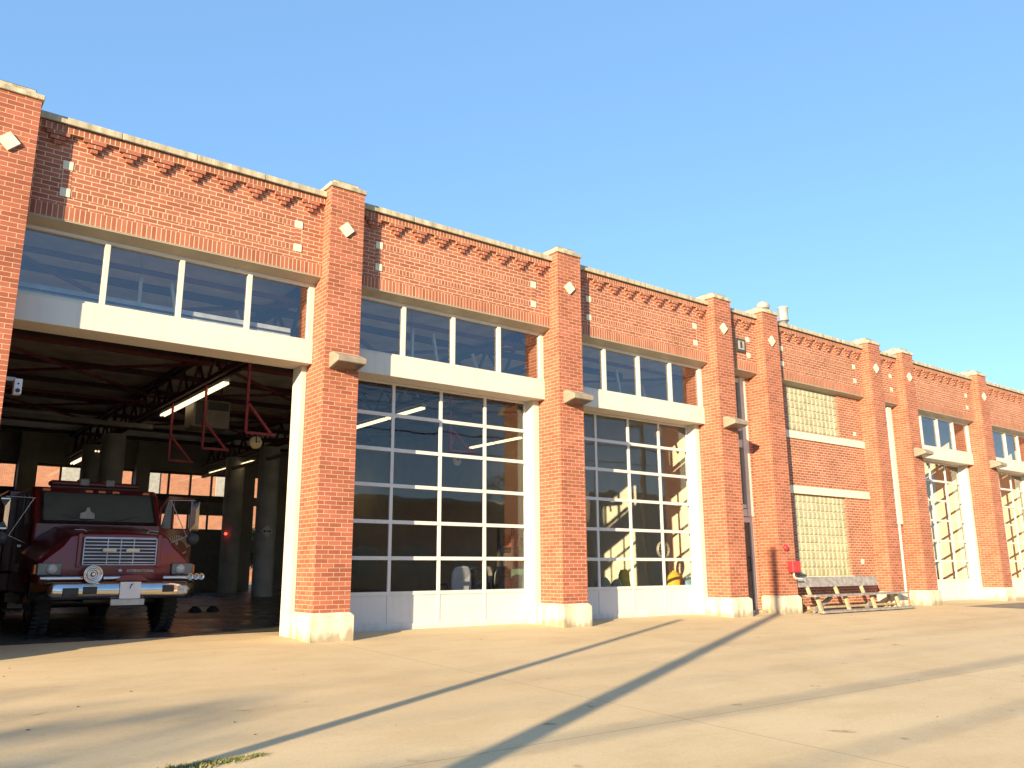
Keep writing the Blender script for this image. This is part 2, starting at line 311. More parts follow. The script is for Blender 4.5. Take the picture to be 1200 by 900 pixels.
def upper(x0, x1, low=5.77):
    m = MB(); y = .25
    m.box(x0, x1, y, .60, low, 7.135)
    m.box(x0, x1, y-.004, y, low, low+.2, 1)                       # soldier course
    m.box(x0, x1, y-.050, y, 7.028, 7.1296, 2)                     # projecting rowlock
    wd = x1-x0
    if wd > 3:
        n = 9; sp = .468; st = (x0+x1)/2-sp*4
    else:
        n = 2; sp = .5; st = (x0+x1)/2-.27
    for k in range(n):
        c = st+k*sp
        for hw, z in ((.152, 6.960), (.101, 6.892), (.051, 6.824)):
            m.ubox((.1016 if math.floor((z+.03+.013)/.0677) % 2 else 0)-(c-hw), max(c-hw+.006, x0+.002), min(c+hw-.006, x1-.002), y-(.058 if hw > .14 else (.054 if hw > .09 else .05)), y, z+.0075, z+.0605)
    if wd > 3:
        a, b = x0+.50, x1-.50
        for z in (6.52, 6.1136): m.box(a, b, y-.003, y, z, z+.1016, 2)
        for xx in (x0+.435, x1-.435): m.box(xx-.058, xx+.058, y-.003, y, 6.2, 6.54, 3)
    o = part('parapet_wall', m, [BR, SOL, ROW, HDR], fs)
    for xx in ((x0+.435, x1-.435) if wd > 3 else (x1-.33,)):
        for z in (6.57, 6.165):
            sq = MB(); sq.box(xx-.065, xx+.065, y-.012, y+.01, z-.062, z+.062); part('stone_inset', sq, STONE, o, .003)
    c = MB(); c.box(x0+.001, x1-.001, .176, .249, 7.131, 7.136); c.box(x0+.001, x1-.001, .185, .249, 7.1298, 7.131); part('coping_shade_strip', c, DGREY, o)  # dark strip painted in for the shade below the coping overhang
    c = MB(); n = max(1, round(wd/1.2)); L = wd/n
    for k in range(n): c.box(x0+k*L+.002, x0+(k+1)*L-.002, .145, .63, 7.137, 7.235+.003*random.random())
    part('coping', c, COP, o, .01)
    s = MB()     # metal lintel soffit under the brick, canted back to the window head
    s.prism([(.252, low-.002), (.60, low-.002), (.60, low-.09), (.47, low-.09), (.252, low-.02)], 0, x0, x1)
    part('lintel', s, TAUPE, o)
def clerestory(x0, x1):
    f = MB(); y0, y1 = .47, .55; zb, zt = 4.70, 5.682
    n = 4; pw = (x1-x0-.1)/n
    f.box(x0, x1, y0, y1, zt-.045, zt-.001); f.box(x0, x1, y0-.01, y1, zb, zb+.03)
    for k in range(n+1):
        c = x0+.05+k*pw; h = .035 if 0 < k < n else .05
        if k == 0: c = x0+.022; h = .02
        f.box(max(x0+.001, c-h), min(x1-.001, c+h), y0+.003, y1-.003, zb+.03, zt-.045)
    p = part('clerestory_window', f, WHT, fs, .004)
    gl = MB(); gl.add([(x0+.05,.53,zb+.03),(x1-.05,.53,zb+.03),(x1-.05,.53,zt-.045),(x0+.05,.53,zt-.045)], [(0,1,2,3)])
    part('glass', gl, GLC, p)
def header(x0, x1):
    b = MB(); b.box(x0+.002, x1-.002, .445, .97, 4.325, 4.697); 
    part('header_band', b, WHT, fs, .006)
def jambs(x0, x1, left=True):
    for a, c in ((x0+.002, x0+.15), (x1-(.15 if left else .095), x1-.002))[0 if left else 1:]:
        b = MB(); b.box(a, c, .64, .98, 0, 4.324); part('door_jamb', b, WHT, fs, .006)
def garage_door(x0, x1):
    a, b = x0+.152, x1-.152; y0, y1 = .865, .91
    rows = [.05, .657, 1.246, 1.86, 2.487, 3.113, 3.732, 4.322]; n = 4; pw = (b-a)/n
    f = MB()
    for i, z in enumerate(rows):
        h = .032 if 0 < i < 7 else .03
        if i == 0: f.box(a, b, y0, y1, .035, .155)
        elif i == 7: f.box(a, b, y0, y1, z-.04, z)
        else: f.box(a, b, y0, y1, z-h, z+h)
    for k in range(n+1):
        c = a+k*pw; h = .03 if 0 < k < n else .045
        f.box(max(a+.001, c-h), min(b-.001, c+h), y0+.004, y1-.004, .15, 4.29)
    p = part('garage_door', f, DWHT, fs, .003)
    gl = MB(); gl.add([(a,.895,.66),(b,.895,.66),(b,.895,4.31),(a,.895,4.31)], [(0,1,2,3)]); part('glass', gl, GLS, p)
    s = MB(); s.box(a+.04, b-.04, .880, .9, .14, .64)
    part('kick_panel', s, DWHT, p)
    s = MB(); s.box(a, b, .87, .905, .008, .034); part('rubber_seal', s, RUB, p)
for i in (1, 2, 3, 7, 8):
    x0, x1 = PX[i]+W, PX[i+1]; upper(x0, x1); clerestory(x0, x1); header(x0, x1); jambs(x0, x1, i != 1)
    if i != 1: garage_door(x0, x1)
    st = MB(); st.box(x0+1.72, x0+1.77, 1.25, 1.30, 4.75, 6.04); st.bar((x0+2.35, 1.27, 4.7), (x0+2.2, 1.27, 5.5), .05); st.bar((x0+3.6, 1.6, 4.75), (x0+3.35, 1.6, 5.35), .05); st.bar((x0+.1, 1.27, 4.62), (x1-.1, 1.27, 4.62), .08)
    part('door_track', st, WHT, fs)
def blocks(parent, x0, x1, z0, z1, nx, nz, y=.47):
    m = MB(); dx = (x1-x0)/nx; dz = (z1-z0)/nz
    for i in range(nx):
        for j in range(nz):
            a, b, c, d = x0+i*dx+.006, x0+(i+1)*dx-.006, z0+j*dz+.006, z0+(j+1)*dz-.006
            t = .035; q = .022
            m.add([(a,y,c),(b,y,c),(b,y,d),(a,y,d),(a+t,y-q,c+t),(b-t,y-q,c+t),(b-t,y-q,d-t),(a+t,y-q,d-t)], [(0,1,5,4),(1,2,6,5),(2,3,7,6),(3,0,4,7),(4,5,6,7)])
    m.box(x0, x1, y+.002, y+.06, z0, z1, 1)
    part('glass_block_window', m, [GBLK, STONE], parent)
def block_bay(x0, x1):
    upper(x0, x1); b0, b1 = x0+.76, x0+3.10
    m = MB(); y0, y1 = .42, .66
    m.box(x0, b0, y0, y1, 0, 5.675); m.box(b1, x1, y0, y1, 0, 5.675)
    m.box(b0, b1, y0, y1, 0, .84); m.box(b0, b1, y0, y1, 2.875, 4.52)
    o = part('brick_wall', m, BR, fs)
    for a, c, d, e, f in ((x0+.002, x1-.002, .385, 4.30, 4.495), (x0+.002, x1-.002, .385, 2.888, 3.083), (b0-.05, b1+.05, .37, .80, .846)):
        s = MB(); s.box(a, c, d, .47, e, f); part('stone_sill', s, STONE, o, .006)
    for px, pz in ((x1-.42, 4.68), (x1-.62, 1.21)):
        s = MB(); s.box(px-.06, px+.06, .405, .43, pz-.06, pz+.06); part('stone_inset', s, STONE, o, .003)
    blocks(o, b0, b1, .846, 2.872, 12, 10); blocks(o, b0, b1, 4.523, 5.672, 12, 6)
block_bay(PX[5]+W, PX[6]); block_bay(PX[0]+W, PX[1])  # second bay is out of view, added closed to keep sun off the engine
# narrow entrance bay between the fourth and fifth piers
x0, x1 = PX[4]+W, PX[5]; upper(x0, x1)
m = MB(); m.box(x0, x0+.16, .62, .9, 0, 5.68); m.box(x1-.12, x1, .55, .9, 0, 5.68); part('brick_wall', m, BR, fs)
f = MB(); f.box(x1-.34, x1-.121, .56, .72, 2.26, 5.678); f.box(x0+.162, x0+.22, .58, .70, 2.5, 5.678)
for z, h in ((5.60, .06), (4.42, .09), (4.02, .10), (2.5, .05)): f.box(x0+.22, x1-.34, .585, .69, z-h, z+h*.9)
p = part('stair_window', f, WHT, fs, .004)
gl = MB(); gl.add([(x0+.2,.64,2.5),(x1-.3,.64,2.5),(x1-.3,.64,5.6),(x0+.2,.64,5.6)], [(0,1,2,3)]); part('glass', gl, GLS, p)
f = MB(); f.box(x0+.162, x1-.121, .575, .71, 2.262, 2.43); f.box(x1-.22, x1-.121, .60, .72, .05, 2.255); f.box(x0+.162, x0+.23, .60, .72, .05, 2.255); f.box(x0+.23, x1-.22, .605, .70, 2.12, 2.25)
p = part('door_frame', f, WHT, fs, .004)
d = MB(); d.box(x0+.232, x1-.222, .64, .685, .10, 2.118); dd = part('entrance_door', d, mat('brown_door', (.10,.08,.065), .5), p)
d = MB(); d.tube([(x1-.33,.635,1.0),(x1-.33,.585,1.0),(x1-.33,.585,1.3),(x1-.33,.635,1.3)], .012); part('door_handle', d, BLK, p)
s = MB(); s.box(x0+.162, x1-.121, .35, .70, 0, .10); part('door_step', s, CON, fs, .01)
s = MB(); s.box(16.29, 16.62, .225, .252, 6.20, 6.54); s.box(16.345, 16.56, .21, .225, 6.26, 6.48, 1); s.box(16.40, 16.46, .20, .21, 6.30, 6.46)
part('wall_vent', s, [DGREY, GALV], fs)
# narrow blind bay between the sixth and seventh piers
x0, x1 = PX[6]+W, PX[7]; upper(x0, x1)
m = MB(); m.box(x0, x1, .50, .8, 0, 5.68); o = part('brick_wall', m, BR, fs)
s = MB(); s.box(x1-.36, x1-.14, .42, .499, 2.26, 5.676); part('white_panel', s, WHT, o, .004)
s = MB(); s.cyl((x1-.30,.46,0), (x1-.30,.46,2.26), .035, n=10); part('drain_pipe', s, WHT, o)
# building shell behind the facade
m = MB(); m.box(-4.30, -4.02, .98, 23, 0, 7.0); m.box(34.0, 34.17, .98, 23, 0, 7.0); part('side_wall', m, BR, fs)
m = MB(); m.box(33.80, 33.95, .98, 22.7, .05, 6.04); part('partition_wall', m, CREAM, fs)
m = MB(); m.box(-4.0, 33.98, .602, 23, 6.05, 6.25); part('roof_deck', m, DECK, fs)
m = MB(); m.box(-4.3, 34.17, 22.75, 23.05, 6.26, 7.0); m.box(-4.3, 34.17, 22.70, 23.10, 7.0, 7.1, 1); part('rear_parapet', m, [BR, COP], fs)
m = MB(); m.box(17.02, 17.18, .98, 22.7, .05, 6.04); m.box(28.92, 29.06, .98, 22.7, .05, 6.04); m.box(-4.01, 1.0, 1.2, 1.28, .05, 6.04); m.box(17.19, 28.9, 4.5, 4.6, .05, 6.04); m.box(29.07, 33.98, 4.5, 4.6, .05, 6.04)
part('partition_wall', m, CREAM, fs)
# rear facade: same rhythm as the front
def rear_bay(x0, x1, lit=True):
    m = MB(); y = 22.82; z0 = .28
    m.box(x0, x1, y, 23, 4.95, 6.045); o = part('rear_wall', m, INW, fs)
    f = MB(); n = 4; pw = (x1-x0)/n
    f.box(x0, x1, y+.02, y+.12, 4.86, 4.949); f.box(x0, x1, y+.02, y+.12, 3.80, 4.05)
    for k in range(n+1): f.box(max(x0+.001, x0+k*pw-.035), min(x1-.001, x0+k*pw+.035), y+.023, y+.117, 4.05, 4.86)
    p = part('rear_clerestory', f, DGREY, fs)
    gl = MB(); gl.add([(x0,y+.07,4.05),(x1,y+.07,4.05),(x1,y+.07,4.86),(x0,y+.07,4.86)], [(0,1,2,3)]); part('glass', gl, GLS, p)
    d = MB(); a, b = x0+.15, x1-.15
    d.box(x0, a, y-.05, y+.1, z0, 3.799); d.box(b, x1, y-.05, y+.1, z0, 3.799)
    d.box(a, b, y+.03, y+.08, z0, 2.70); d.box(a, b, y+.03, y+.08, 3.26, 3.799)
    for k in range(5): c = a+k*(b-a)/4; d.box(max(a+.001, c-.04), min(b-.001, c+.04), y+.032, y+.078, 2.70, 3.26)
    for z in (.9, 1.5, 2.1): d.box(a, b, y+.024, y+.03, z-.01, z+.01)
    p = part('rear_garage_door', d, mat('dark_door', (.16,.155,.15), .6), fs)
    gl = MB(); gl.add([(a,y+.055,2.7),(b,y+.055,2.7),(b,y+.055,3.26),(a,y+.055,3.26)], [(0,1,2,3)]); part('glass', gl, GLS, p)
for a, c in ((-4.0, .30), (4.13, 4.72), (8.10, 8.60), (12.0, 12.8)):
    m = MB(); m.box(a, c, 22.4, 23.05, .2, 6.045); part('rear_pier', m, INW, fs)
for x0, x1 in ((.30, 4.13), (4.72, 8.10), (8.60, 12.0)): rear_bay(x0+.003, x1-.003)
# fourth rear bay: open glazed entrance with a blocked remainder
m = MB(); m.box(13.62, 17.01, 22.82, 23, .2, 6.045); m.box(12.803, 13.618, 22.82, 23, 4.9, 6.045); m.box(12.803, 13.618, 22.82, 23, 3.72, 4.06); m.box(12.803, 13.618, 22.82, 23, 1.97, 2.28); m.box(12.803, 12.86, 22.82, 23, .2, 1.97)
part('rear_wall', m, INW, fs)
gl = MB()
for z0, z1 in ((2.28, 3.72), (.3, 1.97), (4.06, 4.9)): gl.add([(12.81,22.9,z0),(13.61,22.9,z0),(13.61,22.9,z1),(12.81,22.9,z1)], [(0,1,2,3)])
part('rear_glass', gl, GLS, fs)
m = MB(); m.box(17.19, 34, 22.82, 23, .2, 6.045); part('rear_wall', m, BR, fs)
# top panel of the raised door of the open bay
m = MB(); m.box(1.25, 5.38, 1.24, 1.30, 4.62, 5.10); o = part('raised_door', m, mat('raised_panel', (.62,.64,.66), .45), fs, .01)
m = MB(); m.box(1.25, 5.38, 1.225, 1.238, 4.99, 5.02); part('door_seal', m, DGREY, o)
# trusses
def truss(x, parent):
    m = MB(); zb, zt = 5.20, 5.96
    for dx in (-.09, .09):
        m.bar((x+dx, 1.0, zt), (x+dx, 22.4, zt), .07, .09); m.bar((x+dx, 1.0, zb), (x+dx, 22.4, zb), .08, .10)
    n = 18; L = 21.2/n
    for k in range(n):
        y = 1.1+k*L
        m.bar((x-.03, y, zb), (x-.03, y+L/2, zt), .055); m.bar((x+.03, y+L/2, zt), (x+.03, y+L, zb), .055)
    part('roof_truss', m, DSTEEL, parent)
for i in (1, 2, 3): truss(PX[i]+.31, fs)
m = MB()
for k in range(9): m.bar((-4, 3.2+k*2.3, 5.98), (15.3, 3.2+k*2.3, 5.98), .09, .13)
part('roof_joist', m, DSTEEL, fs)
m = MB()
for xa, xb in ((.9, 5.7), (5.8, 10.6), (10.7, 15.4)):
    for y in (1.1, 6.4, 11.8): m.bar((xa, y, 5.55), (xb, y+4.6, 5.55), .06); m.bar((xb, y, 5.55), (xa, y+4.6, 5.55), .06); m.bar((xa, y, 5.55), (xb, y, 5.55), .07)
part('cross_brace', m, STEEL, fs)
for x, y in ((5.76, 15.6), (5.76, 18.4), (10.68, 15.5), (10.68, 18.8), (.87, 15.6), (.87, 18.4)):
    m = MB(); m.cyl((x, y, fz(y)), (x, y, 5.15), .34, n=28); part('concrete_column', m, COLM, fs)
# ------------------------------------------------------------------ wall lamps
def wall_lamp(x, label):
    t = thing('wall_lamp', (x, 0, 4.3), label, 'wall lamp', 'shoebox wall lamps on the brick piers')
    m = MB(); m.prism([(-.001, 4.18), (-.33, 4.25), (-.34, 4.325), (-.31, 4.35), (-.12, 4.43), (-.001, 4.44)], 0, x-.25, x+.25)
    part('lamp_housing', m, mat('lamp_bronze', (.30,.25,.19), .55), t, .01)
    m = MB(); m.prism([(-.04,4.180),(-.30,4.235),(-.30,4.244),(-.04,4.189)], 0, x-.21, x+.21); part('lamp_lens', m, mat('dim_lens', (.10,.085,.07), .25), t)
for i, s in ((2, 'between the open truck bay and the first closed glass door'), (3, 'between the two nearest closed glass doors'), (4, 'left of the narrow entrance recess'),
             (7, 'left of the far glass door, beyond the bench'), (8, 'between the two farthest glass doors')):
    wall_lamp(PX[i]+.33, 'box lamp on the pier '+s)
# ------------------------------------------------------------------ fire alarm gear on the pier
m = MB(); m.lathe([(0,-.075),(.05,-.07),(.07,-.05),(.075,-.01),(.03,-.005),(.03,.0)], (17.30, 0, 1.52), 'y', 20)
solo('alarm_bell', m, REDP, (17.30, 0, 1.52), 'small round red alarm bell on the brick pier above the red box', 'alarm bell')
t = thing('hose_connection_box', (17.5, 0, .95), 'bright red box with a pale bent pipe, low on the brick pier by the bench', 'fire box')
m = MB(); m.box(17.34, 17.64, -.16, -.001, .95, 1.21); part('box_body', m, REDP, t, .02)
m = MB(); m.box(17.36, 17.62, -.175, -.16, .97, 1.19)
for k in range(4): m.box(17.39+k*.06, 17.41+k*.06, -.185, -.175, .99, 1.17)
part('box_door', m, REDP, t, .004)
m = MB(); m.tube([(17.46,-.08,.95),(17.46,-.08,.86),(17.52,-.08,.81),(17.78,-.08,.80)], .022); part('pipe', m, STONE, t)
# ------------------------------------------------------------------ bench
t = thing('slatted_bench', (19.9, -.2, 0), 'weathered grey plank bench with angled pale legs below the glass block windows', 'bench')
m = MB(); m.prism([(.02,.60),(.06,.60),(.15,.83),(.11,.84)], 0, 17.80, 21.35); part('backrest', m, WOODM, t, .006)
m = MB(); m.box(17.76, 22.05, -.42, -.26, .385, .43); m.box(17.80, 22.03, -.245, -.09, .385, .43); part('seat', m, WOODM, t, .006)
m = MB(); m.box(17.92, 22.12, -.50, -.34, .015, .065); part('foot_rail', m, WOODM, t, .006)
for k in range(4):
    x = 18.05+k*1.18
    m = MB(); m.prism([(-.40,-.01),(-.33,-.01),(-.22,.384),(-.29,.384)], 0, x-.03, x+.06); part('leg', m, WOODL, t, .005)
    m = MB(); m.prism([(-.06,.40),(.02,.40),(.10,.62),(.02,.62)], 0, x+.07, x+.13) if k < 3 else m.prism([(-.05,0),(.02,0),(.02,.38),(-.05,.38)], 0, x+.07, x+.13)
    part('back_support', m, WOODL, t, .004)
for k in range(2):
    m = MB(); m.bar((18.1+k*2.3,-.1,.05), (18.9+k*2.0,-.1,.36), .05, .09); part('brace', m, WOODM, t)
m = MB(); m.box(17.95, 21.9, -.10, -.04, .10, .15); part('stretcher', m, WOODL, t, .004)
# ------------------------------------------------------------------ roof vents
m = MB(); m.lathe([(.11,0),(.11,1.62),(.12,1.62)], (19.27, 1.5, 6.25), n=20); m.lathe([(.17,0),(.19,.05),(.18,.12),(.12,.19),(0,.23)], (19.27,1.5,7.98), n=20); m.lathe([(0,0),(.17,0)], (19.27,1.5,7.98), n=20)
m.v = [Vector((q.x, q.y, q.z+.18 if q.z > 7 else q.z)) for q in m.v]
solo('mushroom_vent', m, GALV, (19.27, 1.5, 6.25), 'domed metal vent cap on the roof behind the fifth pier', 'roof vent')
m = MB(); m.lathe([(.10,0),(.10,1.72),(.14,1.72),(.155,1.75),(.135,1.78),(.135,2.08),(.155,2.11),(.15,2.14),(.05,2.14)], (20.22, 1.5, 6.25), n=20)
solo('flue_vent', m, GALV, (20.22, 1.5, 6.25), 'short cylindrical metal flue pipe with flanged head on the roof', 'roof vent')
t = thing('rooftop_unit', (38.2, 4, 6.25), 'small white and dark rooftop fan unit at the far right end', 'roof fan')
t.location = (32.6, 1.6, 6.25)
m = MB(); m.box(32.2, 33.0, 1.3, 1.9, 6.25, 7.45); part('unit_body', m, mat('unit_dark', (.12,.12,.13), .5), t, .02)
m = MB(); m.lathe([(.0,.5),(.12,.45),(.16,.2),(.22,.1),(.3,0)], (32.6,1.6,7.45)); m.cyl((32.75,1.6,7.6),(32.75,1.6,8.1),.02); part('fan_cap', m, WHT, t)
# ------------------------------------------------------------------ security camera on the near pier
t = thing('security_camera', (1.25, .35, 3.4), 'small grey security camera on a bracket inside the near pier', 'camera')
m = MB(); m.bar((1.178, .4, 3.50), (1.33, .4, 3.50), .05); part('bracket', m, GALV, t)
m = MB(); m.box(1.31, 1.40, .30, .44, 3.30, 3.50); part('camera_body', m, WPL, t, .008)
m = MB(); m.cyl((1.355, .30, 3.34), (1.355, .285, 3.34), .028); m.cyl((1.355, .30, 3.43), (1.355, .288, 3.43), .012); part('camera_eye', m, BLK, t)
# ------------------------------------------------------------------ hall interior
def tube_light(x, y0, y1, z, label, n=2):
    t = thing('tube_light', (x, (y0+y1)/2, z), label, 'tube light', 'lit tube lights under the roof trusses')
    m = MB(); m.box(x-.07, x+.07, y0, y1, z+.03, z+.10); part('lamp_tray', m, WPL, t)
    L = (y1-y0)/n
    for k in range(n):
        m = MB()
        for dx in (-.045, .045): m.cyl((x+dx, y0+k*L+.06, z), (x+dx, y0+(k+1)*L-.06, z), .028, n=8)
        part('tube', m, TUBE, t)
tube_light(5.92, 6.0, 11.0, 5.08, 'pair of glowing tubes under the truss at the front of the open bay')
tube_light(5.80, 18.0, 22.2, 4.92, 'glowing tube farther back, left above the fire engine cab')
tube_light(10.85, 17.4, 22.2, 4.90, 'glowing tubes deep in the hall over the rear door', 3)
tube_light(16.0, 20, 22.2, 4.75, 'short glowing tube at the far right beside the white jamb')
tube_light(10.95, 5.95, 9.85, 5.08, 'glowing tubes seen through the first closed glass door')
tube_light(16.0, 8.35, 11.2, 5.08, 'glowing tubes on the right behind the first closed glass door')
for k, (y, lab) in enumerate(((4.3, 'nearest'), (7.0, 'middle'), (9.6, 'farthest'))):
    m = MB(); x = 5.80; zb = 3.74
    m.bar((x, y, 5.2), (x, y, zb), .05); m.bar((x, y, zb), (x+.60, y, zb), .05); m.bar((x, y, zb+.62), (x+.52, y, zb+.02), .05)
    solo('hanging_bracket', m, mat('bracket_red', (.42,.05,.07), .5), (x, y, zb), f'red steel L bracket hanging from the truss, {lab} of the three', 'bracket', 'red hanging brackets')
for x, y, z, lab in ((5.98, 4.2, 3.54, 'hanging by the nearest red bracket in the open bay'), (11.2, 4.8, 3.63, 'seen through the first closed glass door')):
    t = thing('hanging_dial', (x, y, z), 'round cream dial '+lab, 'clock', 'round dials')
    m = MB(); m.lathe([(0,-.03),(.115,-.03),(.125,-.02),(.125,.03),(0,.03)], (x, y, z), 'y', 24); part('dial_face', m, mat('dial_cream', (.62,.50,.24), .6), t)
    m = MB(); m.box(x-.012, x+.012, y-.042, y-.032, z-.01, z+.16); m.bar((x, y-.037, z), (x+.08, y-.037, z+.03), .014); part('dial_hand', m, BLK, t)
m = MB(); m.bar((11.0,4.8,5.2),(11.0,4.8,3.86),.05); m.bar((11.0,4.8,3.86),(11.75,4.8,3.86),.05); m.bar((11.0,4.8,4.42),(11.6,4.8,3.88),.05); m.box(10.93,11.03,4.7,4.76,3.98,4.2)
solo('hanging_bracket', m, MATS['bracket_red'], (11.0, 4.8, 3.86), 'red steel bracket hanging behind the first closed glass door', 'bracket')
t = thing('unit_heater', (6.5, 9, 4.8), 'grey box heater hung from the hall ceiling right of the light tubes', 'heater')
m = MB(); m.box(6.05, 6.95, 8.7, 9.4, 4.5, 5.2); part('heater_case', m, mat('heater_grey', (.22,.20,.18), .6), t, .02)
m = MB(); m.box(6.4, 6.9, 8.68, 8.699, 4.95, 5.15); m.box(6.1, 6.3, 8.68, 8.699, 4.55, 5.15); part('grille', m, DGREY, t)
m = MB(); m.bar((6.2,9,5.2),(6.2,9,6.05),.03); m.bar((6.8,9,5.2),(6.8,9,6.05),.03); part('hanger', m, DSTEEL, t)
m = MB(); m.bar((10.5,1.6,4.72),(10.5,22,4.72),.10,.10); solo('ceiling_track', m, mat('track_grey', (.20,.19,.18), .6), (10.5, 1.6, 4.72), 'long grey cable track running back through the hall', 'cable track')
m = MB(); m.bar((.9,11,4.75),(5.7,11,4.75),.12,.12); solo('exhaust_duct', m, mat('duct_grey', (.16,.15,.14), .6), (3.3, 11, 4.75), 'grey duct crossing the hall above the fire engine', 'duct')
t = thing('column_sign', (10.6, 15.1, 2.2), 'small pale diamond sign with a two headed arrow on the hall column', 'sign')
cx_, cy_, cz_ = 10.60, 15.13, 2.32
m = MB(); m.prism([(cx_-.2,cz_),(cx_,cz_-.2),(cx_+.2,cz_),(cx_,cz_+.2)], 1, cy_, cy_+.02); part('sign_panel', m, WPL, t)
m = MB(); m.box(cx_-.08, cx_+.08, cy_-.005, cy_, cz_-.015, cz_+.015); m.prism([(cx_-.15,cz_),(cx_-.08,cz_-.05),(cx_-.08,cz_+.05)], 1, cy_-.005, cy_); m.prism([(cx_+.15,cz_),(cx_+.08,cz_+.05),(cx_+.08,cz_-.05)], 1, cy_-.005, cy_); part('arrow', m, BLK, t)
m = MB(); m.cyl((10.36,18.45,2.35),(10.36,18.42,2.35),.05,n=12); solo('indicator_light', m, LED, (10.36,18.45,2.35), 'tiny glowing red light beside the left hall column', 'indicator light')
for k, (x, y, lab) in enumerate(((6.22, 7.9, 'left'), (6.62, 7.9, 'right'))):
    m = MB(); z = fz(y)+.008; m.prism([(x-.16,z),(x+.12,z),(x+.10,z+.05),(x+.02,z+.12),(x-.06,z+.13),(x-.14,z+.05)], 1, y-.08, y+.08)
    solo('wheel_chock', m, RUB, (x, y, z), f'small black wheel chock on the shiny floor, the {lab} one of two', 'wheel chock', 'wheel chocks', .02)
# office chairs just inside the first closed door
def chair(x, y, rz, fab, label, sc_=1):
    t = thing('office_chair', (x, y, fz(y)), label, 'chair', 'office chairs behind the glass door')
    m = MB(); z0 = fz(y); rows = []
    def rb(cx, cy, z, wx, dy): return Vector((x+cx, y+cy, z0+z))
    N = 16
    for (dep, sc2) in ((-.03, .9), (-.035, 1), (.035, 1), (.04, .9)):
        rows.append([Vector((x+math.copysign(abs(math.cos(2*math.pi*i/N))**.6, math.cos(2*math.pi*i/N))*.24*sc2, y+.24+dep+.05*math.cos(2*math.pi*i/N)**2*-1, z0+.74+math.copysign(abs(math.sin(2*math.pi*i/N))**.7, math.sin(2*math.pi*i/N))*.31*sc2)) for i in range(N)])
    m.grid(rows, closed=True); m.add(rows[0], [tuple(range(N))[::-1]]); m.add(rows[-1], [tuple(range(N))])
    m.v = [q for q in m.v]; part('backrest', m, fab, t)
    m = MB(); m.box(x-.25, x+.25, y-.27, y+.22, z0+.44, z0+.52); part('seat', m, fab, t, .04, 3)
    m = MB(); m.cyl((x, y, z0+.1), (x, y, z0+.44), .03)
    for k in range(5): a = 2*math.pi*k/5; m.bar((x, y, z0+.12), (x+.3*math.cos(a), y+.3*math.sin(a), z0+.07), .04)
    part('chair_base', m, BLK, t)
    m = MB(); m.tube([(x-.29,y+.15,z0+.5),(x-.29,y+.12,z0+.70),(x-.29,y-.15,z0+.70)], .018); m.tube([(x+.29,y+.15,z0+.5),(x+.29,y+.12,z0+.70),(x+.29,y-.15,z0+.70)], .018); part('armrest', m, BLK, t)
    for o in t.children_recursive if hasattr(t, 'children_recursive') else []: pass
    t.rotation_euler = (0, 0, rz)
chair(9.3, 2.0, R(185), CHW, 'grey mesh office chair, leftmost behind the glass')
chair(9.80, 2.1, R(170), BLK, 'black office chair right of the grey mesh one')
chair(10.2, 2.5, R(180), mat('beige_fabric', (.48,.42,.32), .9), 'beige office chair behind the black chairs')
chair(10.36, 2.15, R(195), BLK, 'black office chair nearest the white door jamb')
t = thing('green_cabinet', (11.4, 2.6, fz(2.6)), 'pale green cabinet low behind the first glass door, at its right edge', 'cabinet')
m = MB(); m.box(10.9, 11.5, 2.3, 2.8, fz(2.3), 1.06); part('cabinet_body', m, GRNC, t, .02)
m = MB(); m.box(10.93, 11.47, 2.28, 2.299, .2, 1.05); part('cabinet_door', m, GRNC, t, .006)
# gear behind the second closed door
def heap(name, x, y, w_, h_, m_, label, cat, seed):
    rr = random.Random(seed); b = MB(); N = 14; rows = []
    for j in range(7):
        f = math.sin(j/6*math.pi/2)**.8; rad = max(.18, math.cos(j/6*math.pi/2)**.55)
        rows.append([(x+w_/2*rad*math.cos(2*math.pi*i/N)*(1+.18*rr.uniform(-1,1)), y+w_*.4*rad*math.sin(2*math.pi*i/N)*(1+.18*rr.uniform(-1,1)), fz(y)+h_*f*(1+.05*rr.uniform(-1,1))) for i in range(N)])
    b.grid(rows, closed=True); b.add(rows[-1], [tuple(range(N))])
    return solo(name, b, m_, (x, y, fz(y)), label, cat)
heap('gear_bag', 13.1, 1.8, .50, .78, TANC, 'tan and grey turnout gear heaped at the left of the second glass door', 'gear', 1)
heap('gear_bag', 13.42, 1.7, .36, .74, TANC, 'small tan gear bundle left of the yellow jacket', 'gear', 2)
heap('jacket_pile', 13.80, 1.85, .36, .96, YEL, 'tall yellow jacket pile behind the second glass door', 'gear', 3)
heap('jacket_pile', 15.42, 1.8, .46, .90, YEL, 'yellow bundle beside the blue container at the right of the glass', 'gear', 4)
heap('blue_container', 15.85, 1.75, .40, .78, BLUC, 'bright blue plastic container behind the second glass door', 'container', 5)
t = thing('floor_fan', (15.5, 2.2, fz(2.2)), 'round caged fan standing behind the second glass door', 'fan')
m = MB(); m.lathe([(.19,-.05),(.21,0),(.19,.05),(.18,0),(.19,-.05)], (15.5,2.2,1.50), 'y', 24)
for k in range(12): a = 2*math.pi*k/12; m.bar((15.5,2.14,1.50),(15.5+.19*math.cos(a),2.16,1.50+.19*math.sin(a)),.008)
part('cage', m, GALV, t); m = MB(); m.cyl((15.5,2.2,fz(2.2)),(15.5,2.2,1.35),.025); m.cyl((15.5,2.2,fz(2.2)),(15.5,2.2,fz(2.2)+.03),.22); part('stand', m, BLK, t)
t = thing('storage_rack', (13.9, 5.5, fz(5.5)), 'dark storage rack with dull red and grey items behind the second glass door', 'rack')
m = MB()
